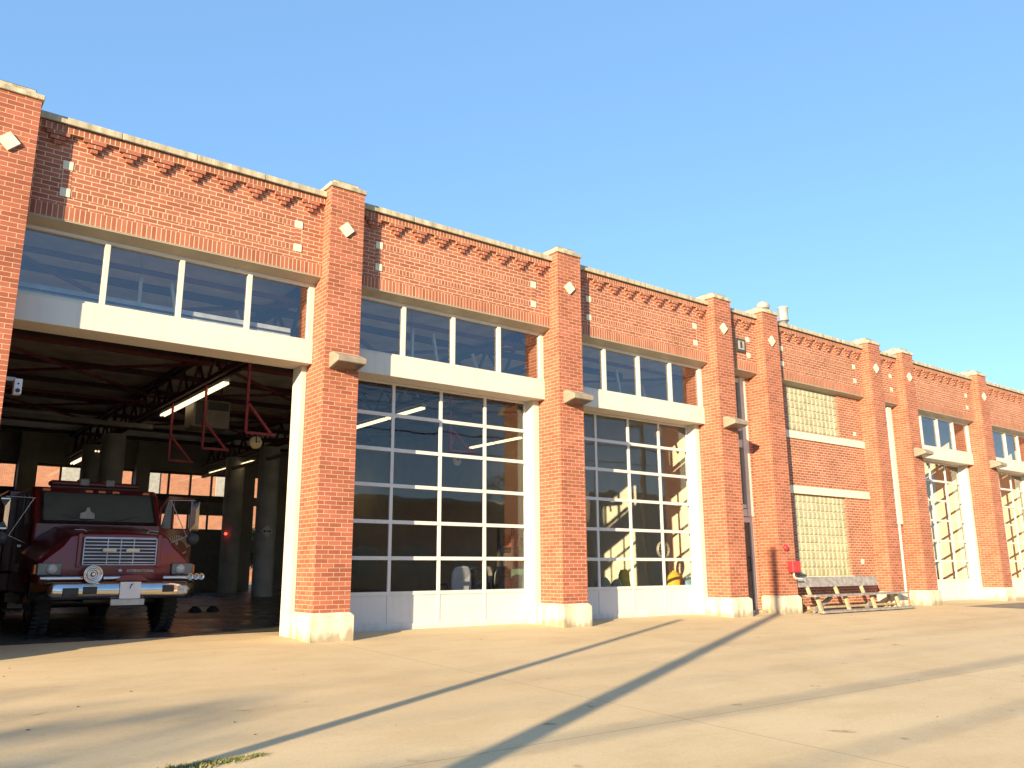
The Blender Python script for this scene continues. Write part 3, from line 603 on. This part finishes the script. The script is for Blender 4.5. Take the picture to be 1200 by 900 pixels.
for xx in (13.2, 14.9): 
    for yy in (5.2, 5.8): m.box(xx-.03, xx+.03, yy-.03, yy+.03, fz(5.5), 2.2)
for z in (.4, 1.0, 1.6, 2.18): m.box(13.2, 14.9, 5.2, 5.8, z, z+.03)
part('rack_frame', m, DGREY, t)
m = MB(); rr = random.Random(4)
for z in (.43, 1.03, 1.63):
    x = 13.28
    while x < 14.6: wd = rr.uniform(.15,.35); m.box(x, x+wd, 5.25, 5.7, z, z+rr.uniform(.2,.45), rr.randint(0,2)); x += wd+.03
part('rack_items', m, [mat('dull_red', (.25,.05,.03), .7), TANC, DGREY], t)
# red engine inside the far bay (seen small through its door)
t = thing('parked_engine', (27.4, 3.2, .08), 'red and white engine partly seen through the far glass door', 'fire engine')
m = MB(); m.box(25.9, 27.7, 2.6, 5.2, .55, 1.55); part('lower_body', m, mat('engine_red', (.42,.02,.02), .35), t, .05)
m = MB(); m.box(25.95, 27.6, 2.7, 5.1, 1.55, 2.45); part('cab_glass', m, GRNC, t, .05)
m = MB(); m.cyl((25.88,3.2,.58),(26.2,3.2,.58),.48,n=24); m.cyl((27.4,3.2,.58),(27.72,3.2,.58),.48,n=24); part('wheel', m, RUB, t)
m = MB(); m.box(25.9, 27.7, 2.57, 2.6, .98, 1.12); part('stripe', m, WPL, t)
# ------------------------------------------------------------------ fire engine
TX, TY = 3.235, 2.0; TZ = fz(2)+.02
eng = thing('fire_engine', (TX, TY, TZ), 'dark red conventional fire engine with chrome bumper parked inside the open bay', 'fire engine')
def tb(b):   # truck local -> world
    b.v = [Vector((q.x+TX, q.y+TY, q.z+TZ)) for q in b.v]; return b
def tpart(name, b, m, parent=None, bevel=0, seg=2): return part(name, tb(b), m, parent or eng, bevel, seg)
def cut(o, cutters):
    for c in cutters:
        co = bpy.data.objects.new('cutter', tb(c).mesh('cutter', RUB, Vector(eng.location))); col.objects.link(co); co.location = eng.location
        co.data.flip_normals() if False else None
        md = o.modifiers.new('b', 'BOOLEAN'); md.object = co; md.operation = 'DIFFERENCE'; md.solver = 'EXACT'
        dg = bpy.context.evaluated_depsgraph_get(); dg.update()
        me = bpy.data.meshes.new_from_object(o.evaluated_get(dg)); o.modifiers.clear(); o.data = me
        bpy.data.objects.remove(co)
def prof(y, zt, sh, hw):
    half = [(0, zt), (.52, zt-.01), (.70, zt-.045), (sh-.06, zt-.20), (hw-.12, zt-.34), (hw, zt-.46), (hw, .80)]
    return [(x, y, z) for x, z in half]+[(x, y, z) for x, z in [(-a, b) for a, b in half[::-1]][:-1]]
secs = [prof(.34, 1.52, .86, 1.08), prof(.42, 1.56, .90, 1.12), prof(.9, 1.61, .93, 1.14), prof(1.5, 1.68, .97, 1.15), prof(1.9, 1.73, 1.0, 1.15)]
b = MB(); b.grid(secs, closed=True, smooth=False); b.add(secs[0], [tuple(range(len(secs[0])))]); b.add(secs[-1], [tuple(range(len(secs[0])))[::-1]])
hood = tpart('hood', b, TRED)
import bmesh
bm = bmesh.new(); bm.from_mesh(hood.data); bmesh.ops.remove_doubles(bm, verts=bm.verts, dist=.0005); bmesh.ops.recalc_face_normals(bm, faces=bm.faces); bm.to_mesh(hood.data); bm.free()
for sx in (-1, 1):
    c = MB(); c.cyl((sx*.80, 1.18, .46), (sx*1.5, 1.18, .46), .60, n=36, smooth=False)
    co = bpy.data.objects.new('cutter', tb(c).mesh('cutter', RUB, Vector(eng.location))); col.objects.link(co); co.location = eng.location
    bm = bmesh.new(); bm.from_mesh(co.data); bmesh.ops.remove_doubles(bm, verts=bm.verts, dist=.0005); bmesh.ops.recalc_face_normals(bm, faces=bm.faces); bm.to_mesh(co.data); bm.free()
    md = hood.modifiers.new('b', 'BOOLEAN'); md.object = co; md.operation = 'DIFFERENCE'; md.solver = 'EXACT'
    dg = bpy.context.evaluated_depsgraph_get(); dg.update()
    me = bpy.data.meshes.new_from_object(hood.evaluated_get(dg)); hood.modifiers.clear(); hood.data = me; bpy.data.objects.remove(co)
bv = hood.modifiers.new('bevel', 'BEVEL'); bv.width = .035; bv.segments = 3; bv.limit_method = 'ANGLE'; bv.angle_limit = R(22)
for p in hood.data.polygons: p.use_smooth = True
b = MB()
for s_ in (-1, 1): b.tube([(s_*.70,.42,1.517),(s_*.70,.9,1.567),(s_*.70,1.5,1.637),(s_*.70,1.88,1.687)], .005, 6)
tpart('hood_seam', b, BLK)
for s_ in (-1, 1):
    b = MB(); b.tube([(s_*.45,.62,1.57),(s_*.50,.60,1.60),(s_*.62,.60,1.59)], .007, 6); tpart('hood_latch', b, CHR)
# cab
b = MB(); prof_c = [(1.9,.60),(1.9,1.74),(2.29,2.30),(2.49,2.40),(3.85,2.42),(3.92,2.3),(3.92,.60)]
b.prism(prof_c, 0, -1.02, 1.02); cab = tpart('cab', b, TRED, bevel=.05, seg=3)
b = MB(); b.prism([(1.925,1.79),(2.268,2.28),(2.248,2.292),(1.905,1.802)], 0, -.89, .89); tpart('windshield', b, mat('cab_glass', (.09,.11,.10), .06, var=.02, coat=1), cab)
b = MB()
for x0_, x1_, z0_, z1_ in ((-.92,.92,1.755,1.80),(-.92,.92,2.265,2.30)):
    y0_ = 1.9+(z0_-1.74)*.7-.012; y1_ = 1.9+(z1_-1.74)*.7-.012; b.add([(x0_,y0_-.02,z0_),(x1_,y0_-.02,z0_),(x1_,y1_-.02,z1_),(x0_,y1_-.02,z1_)], [(0,1,2,3)])
for s_ in (-1, 1): b.add([(s_*.92,1.88,1.77),(s_*.88,1.88,1.77),(s_*.86,2.24,2.29),(s_*.90,2.24,2.29)], [(0,1,2,3)])
tpart('windshield_seal', b, BLK, cab)
b = MB(); b.box(-.30, -.12, 2.22, 2.30, 1.86, 1.98); b.prism([(-.33,1.84),(-.10,1.84),(-.11,1.93),(-.17,1.96),(-.19,2.03),(-.23,2.03),(-.25,1.96),(-.33,1.93)], 1, 1.90, 1.915)
tpart('dash_cloth', b, mat('pale_cloth', (.45,.46,.36), .8), cab)
for s_ in (-1, 1):
    b = MB(); b.cyl((s_*.1,1.88,1.77),(s_*.62,1.98,1.90),.008); tpart('wiper', b, BLK, cab)
# closed passenger door (image left)
b = MB(); b.box(-1.045, -1.021, 2.12, 3.25, .72, 1.72); dr = tpart('cab_door', b, TRED, bevel=.012)
b = MB(); b.add([(-1.024,2.2,1.76),(-1.024,3.2,1.76),(-1.024,3.2,2.30),(-1.024,2.5,2.30)], [(0,1,2,3)]); tpart('door_window', b, MATS['cab_glass'], dr)
b = MB(); b.box(-1.06, -1.046, 2.14, 3.23, .95, 1.10); tpart('stripe', b, WPL, dr)
b = MB(); b.box(-1.07, -1.046, 3.0, 3.16, 1.38, 1.42); tpart('door_handle', b, CHR, dr)
# open driver door (image right), hinged at the cab front corner
ang = R(62); hx, hy = 1.03, 2.12
def dp(s_, z, off=0):   # along door, height, outward offset (outer face looks to the front)
    return (hx+s_*math.sin(ang)+off*math.cos(ang), hy+s_*math.cos(ang)-off*math.sin(ang), z)
def dquadbox(b, s0, s1, z0, z1, o0, o1, mi=0):
    b.add([dp(s0,z0,o1),dp(s1,z0,o1),dp(s1,z0,o0),dp(s0,z0,o0),dp(s0,z1,o1),dp(s1,z1,o1),dp(s1,z1,o0),dp(s0,z1,o0)], [(0,3,2,1),(4,5,6,7),(0,1,5,4),(1,2,6,5),(2,3,7,6),(3,0,4,7)], mi); return b
DW = .80
b = MB(); dquadbox(b, 0, DW, .80, 1.72, -.06, 0); 
for s0, s1, z0, z1 in ((0,.05,1.72,2.1),(DW-.06,DW,1.72,2.32),(.18,DW,2.26,2.32),(.30,.34,1.72,2.28)): dquadbox(b, s0, s1, z0, z1, -.05, -.01)
b.add([dp(0,2.08,-.01),dp(.05,2.08,-.01),dp(.24,2.32,-.01),dp(.18,2.32,-.01),dp(0,2.08,-.05),dp(.05,2.08,-.05),dp(.24,2.32,-.05),dp(.18,2.32,-.05)], [(0,1,2,3),(4,7,6,5),(0,3,7,4),(1,5,6,2)])
dr = tpart('open_cab_door', b, TRED, bevel=.008); dr['label'] = 'open driver door with a gold arched crest'
b = MB(); b.add([dp(.05,1.72,-.03),dp(.30,1.72,-.03),dp(.30,2.26,-.03),dp(.2,2.26,-.03)], [(0,1,2,3)]); tpart('vent_window', b, mat('blue_pane', (.10,.17,.24), .15), dr)
# crest: arched band of strokes, a small disc and a scroll, as on the photographed door
GOLD = mat('crest_gold', (.62,.50,.30), .5); GRN2 = mat('crest_dark', (.10,.03,.03), .5)
b = MB(); sc0, zc0 = .44, 1.30
for k in range(14):
    a = R(152-k*9.5)
    for rr0, rr1 in ((.22, .31),):
        a2 = a-R(5.5)
        b.add([dp(sc0+rr0*1.15*math.cos(a), zc0+rr0*math.sin(a), .004), dp(sc0+rr0*1.15*math.cos(a2), zc0+rr0*math.sin(a2), .004), dp(sc0+rr1*1.15*math.cos(a2), zc0+rr1*math.sin(a2), .004), dp(sc0+rr1*1.15*math.cos(a), zc0+rr1*math.sin(a), .004)], [(0,1,2,3)])
N = 14; b.add([dp(sc0+.035*math.cos(2*math.pi*i/N), zc0+.16+.035*math.sin(2*math.pi*i/N), .004) for i in range(N)], [tuple(range(N))])
for k in range(9):
    s0 = -.24+k*.054; zz0 = .02+.045*math.sin(k*.7); zz1 = .02+.045*math.sin((k+1)*.7)
    b.add([dp(sc0+s0, zc0+zz0-.02, .004), dp(sc0+s0+.052, zc0+zz1-.02, .004), dp(sc0+s0+.052, zc0+zz1+.015, .004), dp(sc0+s0, zc0+zz0+.015, .004)], [(0,1,2,3)])
tpart('crest', b, GOLD, dr)
# mirrors
def mirror(x, y, z0, z1, sx):
    b = MB(); b.box(x-.085, x+.085, y, y+.07, z0, z1); p = tpart('side_mirror', b, CHR, bevel=.025, seg=3)
    b = MB(); q = .06; zc = (z0+z1)/2
    b.add([(x-.07,y-.002,z0+.04),(x+.07,y-.002,z0+.04),(x+.07,y-.002,z1-.04),(x-.07,y-.002,z1-.04),(x,y-.045,z0+.16),(x,y-.045,z1-.16)], [(0,1,4),(1,2,5,4),(2,3,5),(3,0,4,5)])
    tpart('mirror_back', b, CHR, p)
    b = MB(); b.lathe([(0,-.09),(.07,-.07),(.11,-.02),(.115,.02),(0,.03)], (x, y+.03, z0-.13), 'y', 18); tpart('round_mirror', b, mat('grey_shell', (.12,.12,.12), .35), p)
    b = MB(); b.tube([(x, y+.03, z1+.01), (x-sx*.45, y+.15, z1+.01)], .008); b.tube([(x, y+.03, z0-.03), (x-sx*.40, y+.1, z0-.22)], .007); b.tube([(x-sx*.42, y+.1, z1), (x-sx*.1, y+.05, z0-.1)], .007); tpart('mirror_arm', b, CHR, p)
mirror(1.60, 1.95, 1.66, 2.22, 1); mirror(-1.45, 1.95, 1.62, 2.16, -1)
# grille
b = MB(); b.box(-.535, .535, .30, .36, 1.06, 1.47); gr = tpart('grille', b, BLK)
b = MB()
for k in range(8): z = 1.085+k*.052; b.box(-.53, .53, .275, .30, z, z+.016)
for x in (-.535, .52): b.box(x, x+.015, .27, .30, 1.06, 1.475)
b.box(-.535, .535, .27, .30, 1.462, 1.476); b.box(-.535, .535, .27, .30, 1.052, 1.064)
for x in (-.19, 0, .19): b.box(x-.006, x+.006, .28, .298, 1.07, 1.46)
tpart('grille_bars', b, mat('grille_silver', (.42,.42,.50), .3, .7), gr)
for x in (-.17, .17):
    b = MB(); b.box(x-.10, x+.10, .235, .275, 1.25, 1.31); tpart('grille_light', b, mat('grille_lamp', (.55,.53,.45), .3), gr, .01)
for x in (-.58, .58):
    b = MB(); b.box(x-.03, x+.03, .30, .345, 1.02, 1.53); tpart('grille_surround', b, TRED, gr, .01)
# headlights
for s_ in (-1, 1):
    b = MB(); b.box(s_*.96-.165, s_*.96+.165, .29, .35, .90, 1.08); h = tpart('headlight', b, mat('bezel_grey', (.16,.17,.16), .35, .5), bevel=.015)
    b = MB(); b.lathe([(0,-.03),(.05,-.025),(.075,-.01),(.08,.01)], (s_*.93, .285, .99), 'y', 18); tpart('headlight_lens', b, LENS, h)
    b = MB(); b.box(s_*1.145-.02 if s_ < 0 else 1.125, s_*1.145+.02 if s_ < 0 else 1.165, .33, .45, .92, 1.06); tpart('turn_signal', b, AMB, h, .01)
# bumper
def bump_y(x): 
    a = abs(x); return 0 if a < .93 else (a-.93)**1.4*1.0
xs_ = [-1.18, -1.12, -1.05, -.99, -.93, -.6, 0, .6, .93, .99, 1.05, 1.12, 1.18]; b = MB()
rows = []
for x in xs_:
    y = bump_y(x)*2.2; rows.append([(x, y+.06, .545), (x, y+.005, .565), (x, y-.01, .68), (x, y+.005, .79), (x, y+.07, .805), (x, y+.12, .80), (x, y+.12, .55)])
b.grid(rows, closed=True); b.add(rows[0], [(0,1,2,3,4,5,6)]); b.add(rows[-1], [(6,5,4,3,2,1,0)]); bp_ = tpart('bumper', b, CHR)
b = MB(); b.box(-.98, .98, .13, .32, .56, .79); tpart('bumper_core', b, BLK, bp_)
for x, wd, z0, z1, m_, nm in ((-.70,.11,.60,.72,BLK,'fog_light'), (-.44,.10,.63,.735,BLK,'bumper_opening'), (.68,.09,.64,.745,BLK,'bumper_opening'), (.90,.075,.61,.735,LENS,'fog_light')):
    b = MB(); b.box(x-wd, x+wd, -.016, .02, z0, z1); tpart(nm, b, m_, bp_, .012)
b = MB(); b.box(-.03, .27, -.03, -.012, .55, .80); tpart('white_plate', b, WPL, bp_, .004)
b = MB(); b.bar((.11,-.034,.70),(.13,-.034,.77),.012); b.bar((.12,-.034,.74),(.155,-.034,.775),.01); tpart('plate_scratch', b, DGREY, bp_)
b = MB(); b.box(-.14, .34, -.01, .03, .455, .545); tpart('license_plate', b, mat('plate_grey', (.45,.46,.44), .5), bp_, .004)
b = MB(); b.cyl((-1.1,.12,.86),(-.50,.12,.86),.035); b.cyl((-.25,.12,.86),(0,.12,.86),.035); b.cyl((.62,.12,.86),(1.0,.12,.86),.035); tpart('bumper_pipe', b, CHR, bp_)
b = MB(); b.prism([(-.10,.808),(.42,.808),(.26,.90),(.02,.90)], 1, .05, .28); tpart('bumper_hose_cover', b, TRED, bp_, .01)
for x in (1.03, 1.12, 1.20):
    b = MB(); b.lathe([(.02,.25),(.02,.1),(.035,.03),(.052,0),(.044,0),(.02,.06),(0,.07)], (x, .06, .87), 'y', 16); tpart('air_horn', b, CHR, bp_)
b = MB(); b.lathe([(0,-.05),(.03,-.05),(.035,-.02),(.06,-.02),(.065,-.045),(.085,-.045),(.09,-.02),(.11,-.02),(.125,-.05),(.135,-.045),(.135,.02),(.10,.14),(0,.16)], (-.42, .02, .915), 'y', 32); tpart('siren', b, CHR, bp_)
# lettering strip under the grille
def text_mesh(body, size, name):
    cu = bpy.data.curves.new(name, 'FONT'); cu.body = body; cu.size = size; cu.extrude = .003; cu.align_x = 'CENTER'; cu.resolution_u = 2
    o = bpy.data.objects.new(name, cu); col.objects.link(o); dg = bpy.context.evaluated_depsgraph_get(); dg.update()
    me = bpy.data.meshes.new_from_object(o.evaluated_get(dg)); bpy.data.objects.remove(o); return me
me = text_mesh('INTERNATIONAL', .062, 'lettering'); me.transform(Matrix.Rotation(R(90), 4, 'X')); me.transform(Matrix.Translation((.33, .328, .945)) @ Matrix.Scale(.85, 4, (1,0,0))); me.materials.append(mat('letter_silver', (.5,.5,.55), .3, .6))
o = bpy.data.objects.new('lettering', me); col.objects.link(o); o.parent = eng
b = MB(); b.lathe([(0,-.008),(.034,-.008),(.036,0),(0,0)], (.03,.335,.965), 'y', 16); tpart('emblem', b, MATS['letter_silver'])
# marker lights and light bar
for x in (-.82, -.15, .06, .29, .80):
    b = MB(); b.box(x-.06, x+.06, 2.31, 2.37, 2.315, 2.36); tpart('marker_light', b, AMB, None, .008)
b = MB(); b.box(-.74, .74, 2.52, 2.80, 2.44, 2.53); lb = tpart('light_bar', b, LRED, bevel=.04, seg=3)
for x in (-.2, .22): b = MB(); b.box(x-.08, x+.08, 2.50, 2.82, 2.45, 2.58); tpart('light_bar_mount', b, mat('lamp_clear', (.22,.20,.18), .3), lb, .02)
b = MB(); b.box(-.7, .7, 2.6, 2.75, 2.38, 2.45); tpart('light_bar_foot', b, BLK, lb)
# wheels
def wheel(x, y, s_):
    b = MB(); wdt = .26
    b.lathe([(.29,-wdt/2),(.40,-wdt/2),(.47,-wdt/2+.03),(.49,-wdt/2+.07),(.49,wdt/2-.07),(.47,wdt/2-.03),(.40,wdt/2),(.29,wdt/2)], (x, y, .49), 'x', 36)
    for k in range(36):
        a = 2*math.pi*k/36; 
        for t_ in (-.07, .07): b.bar((x+t_-.05, y+.487*math.cos(a+t_), .49+.487*math.sin(a+t_)), (x+t_+.05, y+.487*math.cos(a+t_), .49+.487*math.sin(a+t_)), .03)
    wv = tpart('wheel', b, RUB)
    b = MB(); o_ = s_*.10
    b.lathe([(.295,0),(.28,s_*.02),(.26,-s_*.04),(.17,-s_*.05),(.13,s_*.06),(.10,s_*.10),(0,s_*.11)], (x+o_, y, .49), 'x', 28); tpart('rim', b, CHR, wv)
for y in (1.18, 5.9):
    for s_ in (-1, 1): wheel(s_*.93, y, s_)
b = MB(); b.box(-.45, .45, .35, 7.6, .50, .78); b.cyl((-.8,1.18,.49),(.8,1.18,.49),.09); tpart('chassis', b, BLK)
# rear body
b = MB(); b.box(-1.18, 1.18, 4.05, 8.6, .95, 2.45); b.box(-1.18, 1.18, 4.05, 5.2, .60, .95); b.box(-1.18, 1.18, 6.6, 8.6, .60, .95); rb_ = tpart('rear_body', b, TRED, bevel=.03)
b = MB(); b.box(-1.196, -1.181, 4.1, 8.5, .96, 1.10); tpart('stripe', b, WPL, rb_)
for k in range(3): b = MB(); b.box(-1.20, -1.181, 4.2+k*1.45, 5.5+k*1.45, 1.2, 2.35); tpart('locker_door', b, mat('roller_grey', (.30,.30,.31), .4, .5), rb_)
b = MB(); b.box(-1.12, -.70, 1.9, 3.4, .45, .60); b.box(-1.14, -.65, 2.35, 3.3, .30, .34); tpart('running_board', b, CHR)
# ------------------------------------------------------------------ trees
def leaf_cloud(m, cx, cy, cz, rx, rz, n, rr, size=.22):
    clumps = []
    for _ in range(46):
        while True:
            p = Vector((rr.uniform(-1,1), rr.uniform(-1,1), rr.uniform(-1,1)))
            if .35 < p.length < 1: break
        clumps.append((Vector((cx+p.x*rx, cy+p.y*rx, cz+p.z*rz)), rr.uniform(.16,.34)*rx))
    for _ in range(n):
        c, q = rr.choice(clumps); d = Vector((rr.gauss(0,1), rr.gauss(0,1), rr.gauss(0,.8))); d = d.normalized()*q*rr.random()**.4
        p = c+d; a = Vector((rr.uniform(-1,1), rr.uniform(-1,1), rr.uniform(-.6,.6))).normalized(); b_ = a.cross(Vector((rr.uniform(-1,1), rr.uniform(-1,1), 1))).normalized(); s_ = size*rr.uniform(.6,1.3)
        m.add([p-a*s_/2, p+b_*s_/3, p+a*s_/2, p-b_*s_/3], [(0,1,2,3)])
def tree(x, y, h, rx, label, seed, n=5200, group='trees around the station'):
    rr = random.Random(seed); z = gz(y)-.05; t = thing('tree', (x, y, z), label, 'tree', group)
    b = MB(); top = Vector((x+rr.uniform(-.3,.3), y, z+h*.55)); b.cyl((x,y,z), top, h*.028, h*.016, 10)
    for k in range(7):
        a = rr.uniform(0, 6.28); st = Vector((x,y,z)).lerp(top, rr.uniform(.6,1)); b.cyl(st, st+Vector((math.cos(a)*rx*.7, math.sin(a)*rx*.7, h*rr.uniform(.15,.32))), h*.011, h*.003, 7)
    part('trunk', b, BARK, t)
    b = MB(); leaf_cloud(b, x, y, z+h*.66, rx, h*.34, n, rr); part('crown', b, LEAF, t)
def along(gx, gy, dist):   # point that throws its shadow on (gx,gy) from a horizontal distance away
    return gx-math.cos(AZ)*dist, gy-math.sin(AZ)*dist
k_ = math.tan(EL)
d = 46; x, y = along(1.1, -5.5, d); tree(x, y, d*k_+.65, 4.2, 'leafy tree across the street, throwing its shadow on the apron left', 11, 12000)
d = 34; x, y = along(4.2, -10.1, d); tree(x, y, d*k_+.2, 2.2, 'leafy tree beside the street, second of the shading pair', 12)
tree(16.3, 31, 3.0, 1.5, 'green bush seen through the rear glass of the hall', 13, 3000)
for k, (x, y, h, rx, lab) in enumerate(((30,-54,9,4,'broad tree behind the low brick shop across the street'), (46,-46,10,3.4,'tall tree in the gap between the two shops across the street'),
        (-9,-48,10,4.2,'wide tree left of the low brick shop across the street'), (62,-46,9,4,'round tree at the far right end of the street'), (-22,-52,11,5,'tall tree far left across the street'), (-12,60,10,4,'tree behind the station, left of the brick mill'))):
    tree(x, y, h, rx, lab, 20+k, 4200)
# ------------------------------------------------------------------ street side opposite
def low_building(name, x0, x1, y0, y1, h, m_, label, win=True, zb=-.42, side=1):
    t = thing(name, ((x0+x1)/2, (y0+y1)/2, zb), label, 'building')
    b = MB(); b.box(x0, x1, y0, y1, zb, h); wl = part('wall', b, m_, t)
    b = MB(); b.box(x0-.15, x1+.15, y0-.15, y1+.15, h, h+.3); part('roof', b, COP, t)
    if win:
        n = int((x1-x0)/4); yf = y1 if side > 0 else y0
        for k in range(n):
            a = x0+(k+.5)*(x1-x0)/n; b = MB(); b.box(a-1.0, a+1.0, yf-.03 if side > 0 else yf-.05, yf+.05 if side > 0 else yf+.03, zb+1.0, zb+2.9); f = part('window', b, WHT, t)
            b = MB(); b.box(a-.92, a+.92, yf+.05 if side > 0 else yf-.06, yf+.06 if side > 0 else yf-.05, zb+1.08, zb+2.82); part('pane', b, MATS['cab_glass'], f)
    return t
low_building('shop_building', 24, 44, -50, -36, 5.6, BRF, 'low brick shop across the street from the station')
low_building('shop_building', 48, 64, -54, -38, 7.2, LIME, 'pale stucco shop across the street, right of the brick one')
low_building('shop_building', -60, -36, -66, -48, 6.0, LIME, 'pale stucco shop far left across the street')
# brick mill behind the station, seen sunlit through the rear windows
t = low_building('brick_mill', -14, 30, 44, 58, 10.5, BRF, 'sunlit orange brick building behind the station, seen through the rear windows', False, .28, -1)
for k in range(3):
    b = MB(); x = 6.35+k*.42; b.box(x, x+.2, 43.96, 43.999, 8.2, 8.7); part('dark_mark', b, DGREY, t)
for k in range(5):
    a = 9.5+k*4.6; b = MB(); b.box(a-.5, a+.5, 43.94, 44.0, 5.6, 8.6); part('window', b, LIME, t)
# ------------------------------------------------------------------ poles and wires
lx, ly = along(14.88, -1.0, 24); lh = 1.75+25.5*k_
b = MB(); b.cyl((lx,ly,gz(ly)-.2),(lx,ly,lh),.125,.10,16); b.cyl((lx,ly,gz(ly)-.1),(lx,ly,gz(ly)+.25),.2,.2,16)
solo('lamp_post', b, BARK, (lx,ly,gz(ly)), 'stout wooden lamp post at the left of the apron', 'lamp post')
px, py, ph = -62, -22, 10.3
t = thing('utility_pole', (px, py, gz(py)), 'tall wooden utility pole far left across the street', 'utility pole')
b = MB(); b.cyl((px,py,gz(py)-.2),(px,py,ph),.17,.12,14); part('pole', b, BARK, t)
b = MB(); b.box(px-.06, px+.06, py-1.2, py+1.2, ph-1.35, ph-1.22); part('crossarm', b, BARK, t)
px2, py2 = along(13.8, .2, 20); ph2 = 20*k_
b = MB(); b.cyl((px2,py2,gz(py2)-.1),(px2,py2,ph2),.075,.065,12); b.cyl((px2,py2,gz(py2)-.1),(px2,py2,gz(py2)+.1),.12,n=12)
solo('flag_pole', b, GALV, (px2,py2,gz(py2)), 'slim galvanised pole beside the apron, left of the camera', 'pole')
qx, qy = px+96, py+3.5
b = MB(); b.cyl((qx,qy,-.6),(qx,qy,ph),.17,.12,14); 
t = thing('utility_pole', (qx,qy,-.42), 'tall wooden utility pole across the street far right', 'utility pole'); part('pole', b, BARK, t)
b = MB(); b.box(qx-.06, qx+.06, qy-1.2, qy+1.2, ph-1.35, ph-1.22); part('crossarm', b, BARK, t)
for k, (dy, z, rad) in enumerate(((-1.1, ph-1.2, .012), (1.1, ph-1.2, .012), (0, ph-1.15, .012), (.2, 7.6, .035), (.2, 6.7, .022))):
    pts = []
    for i in range(41):
        f = i/40*1.6-.3; s_ = (f % 1.0); sag = 4*(s_*(1-s_))*.7
        pts.append((px+(qx-px)*f, py+(qy-py)*f+dy, z-sag))
    b = MB(); b.tube(pts, rad, 6)
    solo('overhead_wire', b, BLK, pts[0], ('thin black power wire along the street, outer', 'thin black power wire along the street, inner', 'thin black power wire along the street, middle', 'thick black telephone cable along the street', 'lower black telephone cable along the street')[k], 'wire', 'wires along the street')
# ------------------------------------------------------------------ weeds in the joint and litter
rr = random.Random(5); b = MB()
for k in range(1500):
    f = rr.random()**.8; x = 1.62+f*.75+rr.gauss(0,.02); y = -6.22+f*.12+rr.gauss(0,.05*(1-f*.6)); z = gz(y)+.004
    h = rr.uniform(.01,.045)*(1-f*.6); a = rr.uniform(0,6.28); w_ = .006; dx, dy = math.cos(a)*w_, math.sin(a)*w_; lx, ly = rr.gauss(0,.015), rr.gauss(0,.015)
    b.add([(x-dx,y-dy,z),(x+dx,y+dy,z),(x+lx,y+ly,z+h)], [(0,1,2)])
tag(solo('weeds', b, GRS, (2, -6.2, gz(-6.2)), 'thin line of green and brown weeds growing in the apron joint', 'weeds'), kind='stuff')
for o in bpy.data.objects:
    if o.get('kind') in ('stuff', 'structure') : o.pop('x', None)

rr = random.Random(9); b = MB()
for k in range(60):
    x = rr.uniform(1, 30); y = -rr.random()**1.3*10-.3; z = gz(y)+.007; q = rr.uniform(.008, .024); a = rr.uniform(0, 6.28)
    ca, sa = math.cos(a)*q, math.sin(a)*q
    b.add([(x-ca,y-sa,z),(x+sa*.5,y-ca*.5,z+.006),(x+ca,y+sa,z+.002),(x-sa*.5,y+ca*.5,z+.008)], [(0,1,2,3)])
tag(solo('leaf_litter', b, mat('dry_leaf', (.16,.10,.05), .8), (15, -5, gz(-5)), 'scattered small dry leaf bits lying on the apron', 'litter'), kind='stuff')
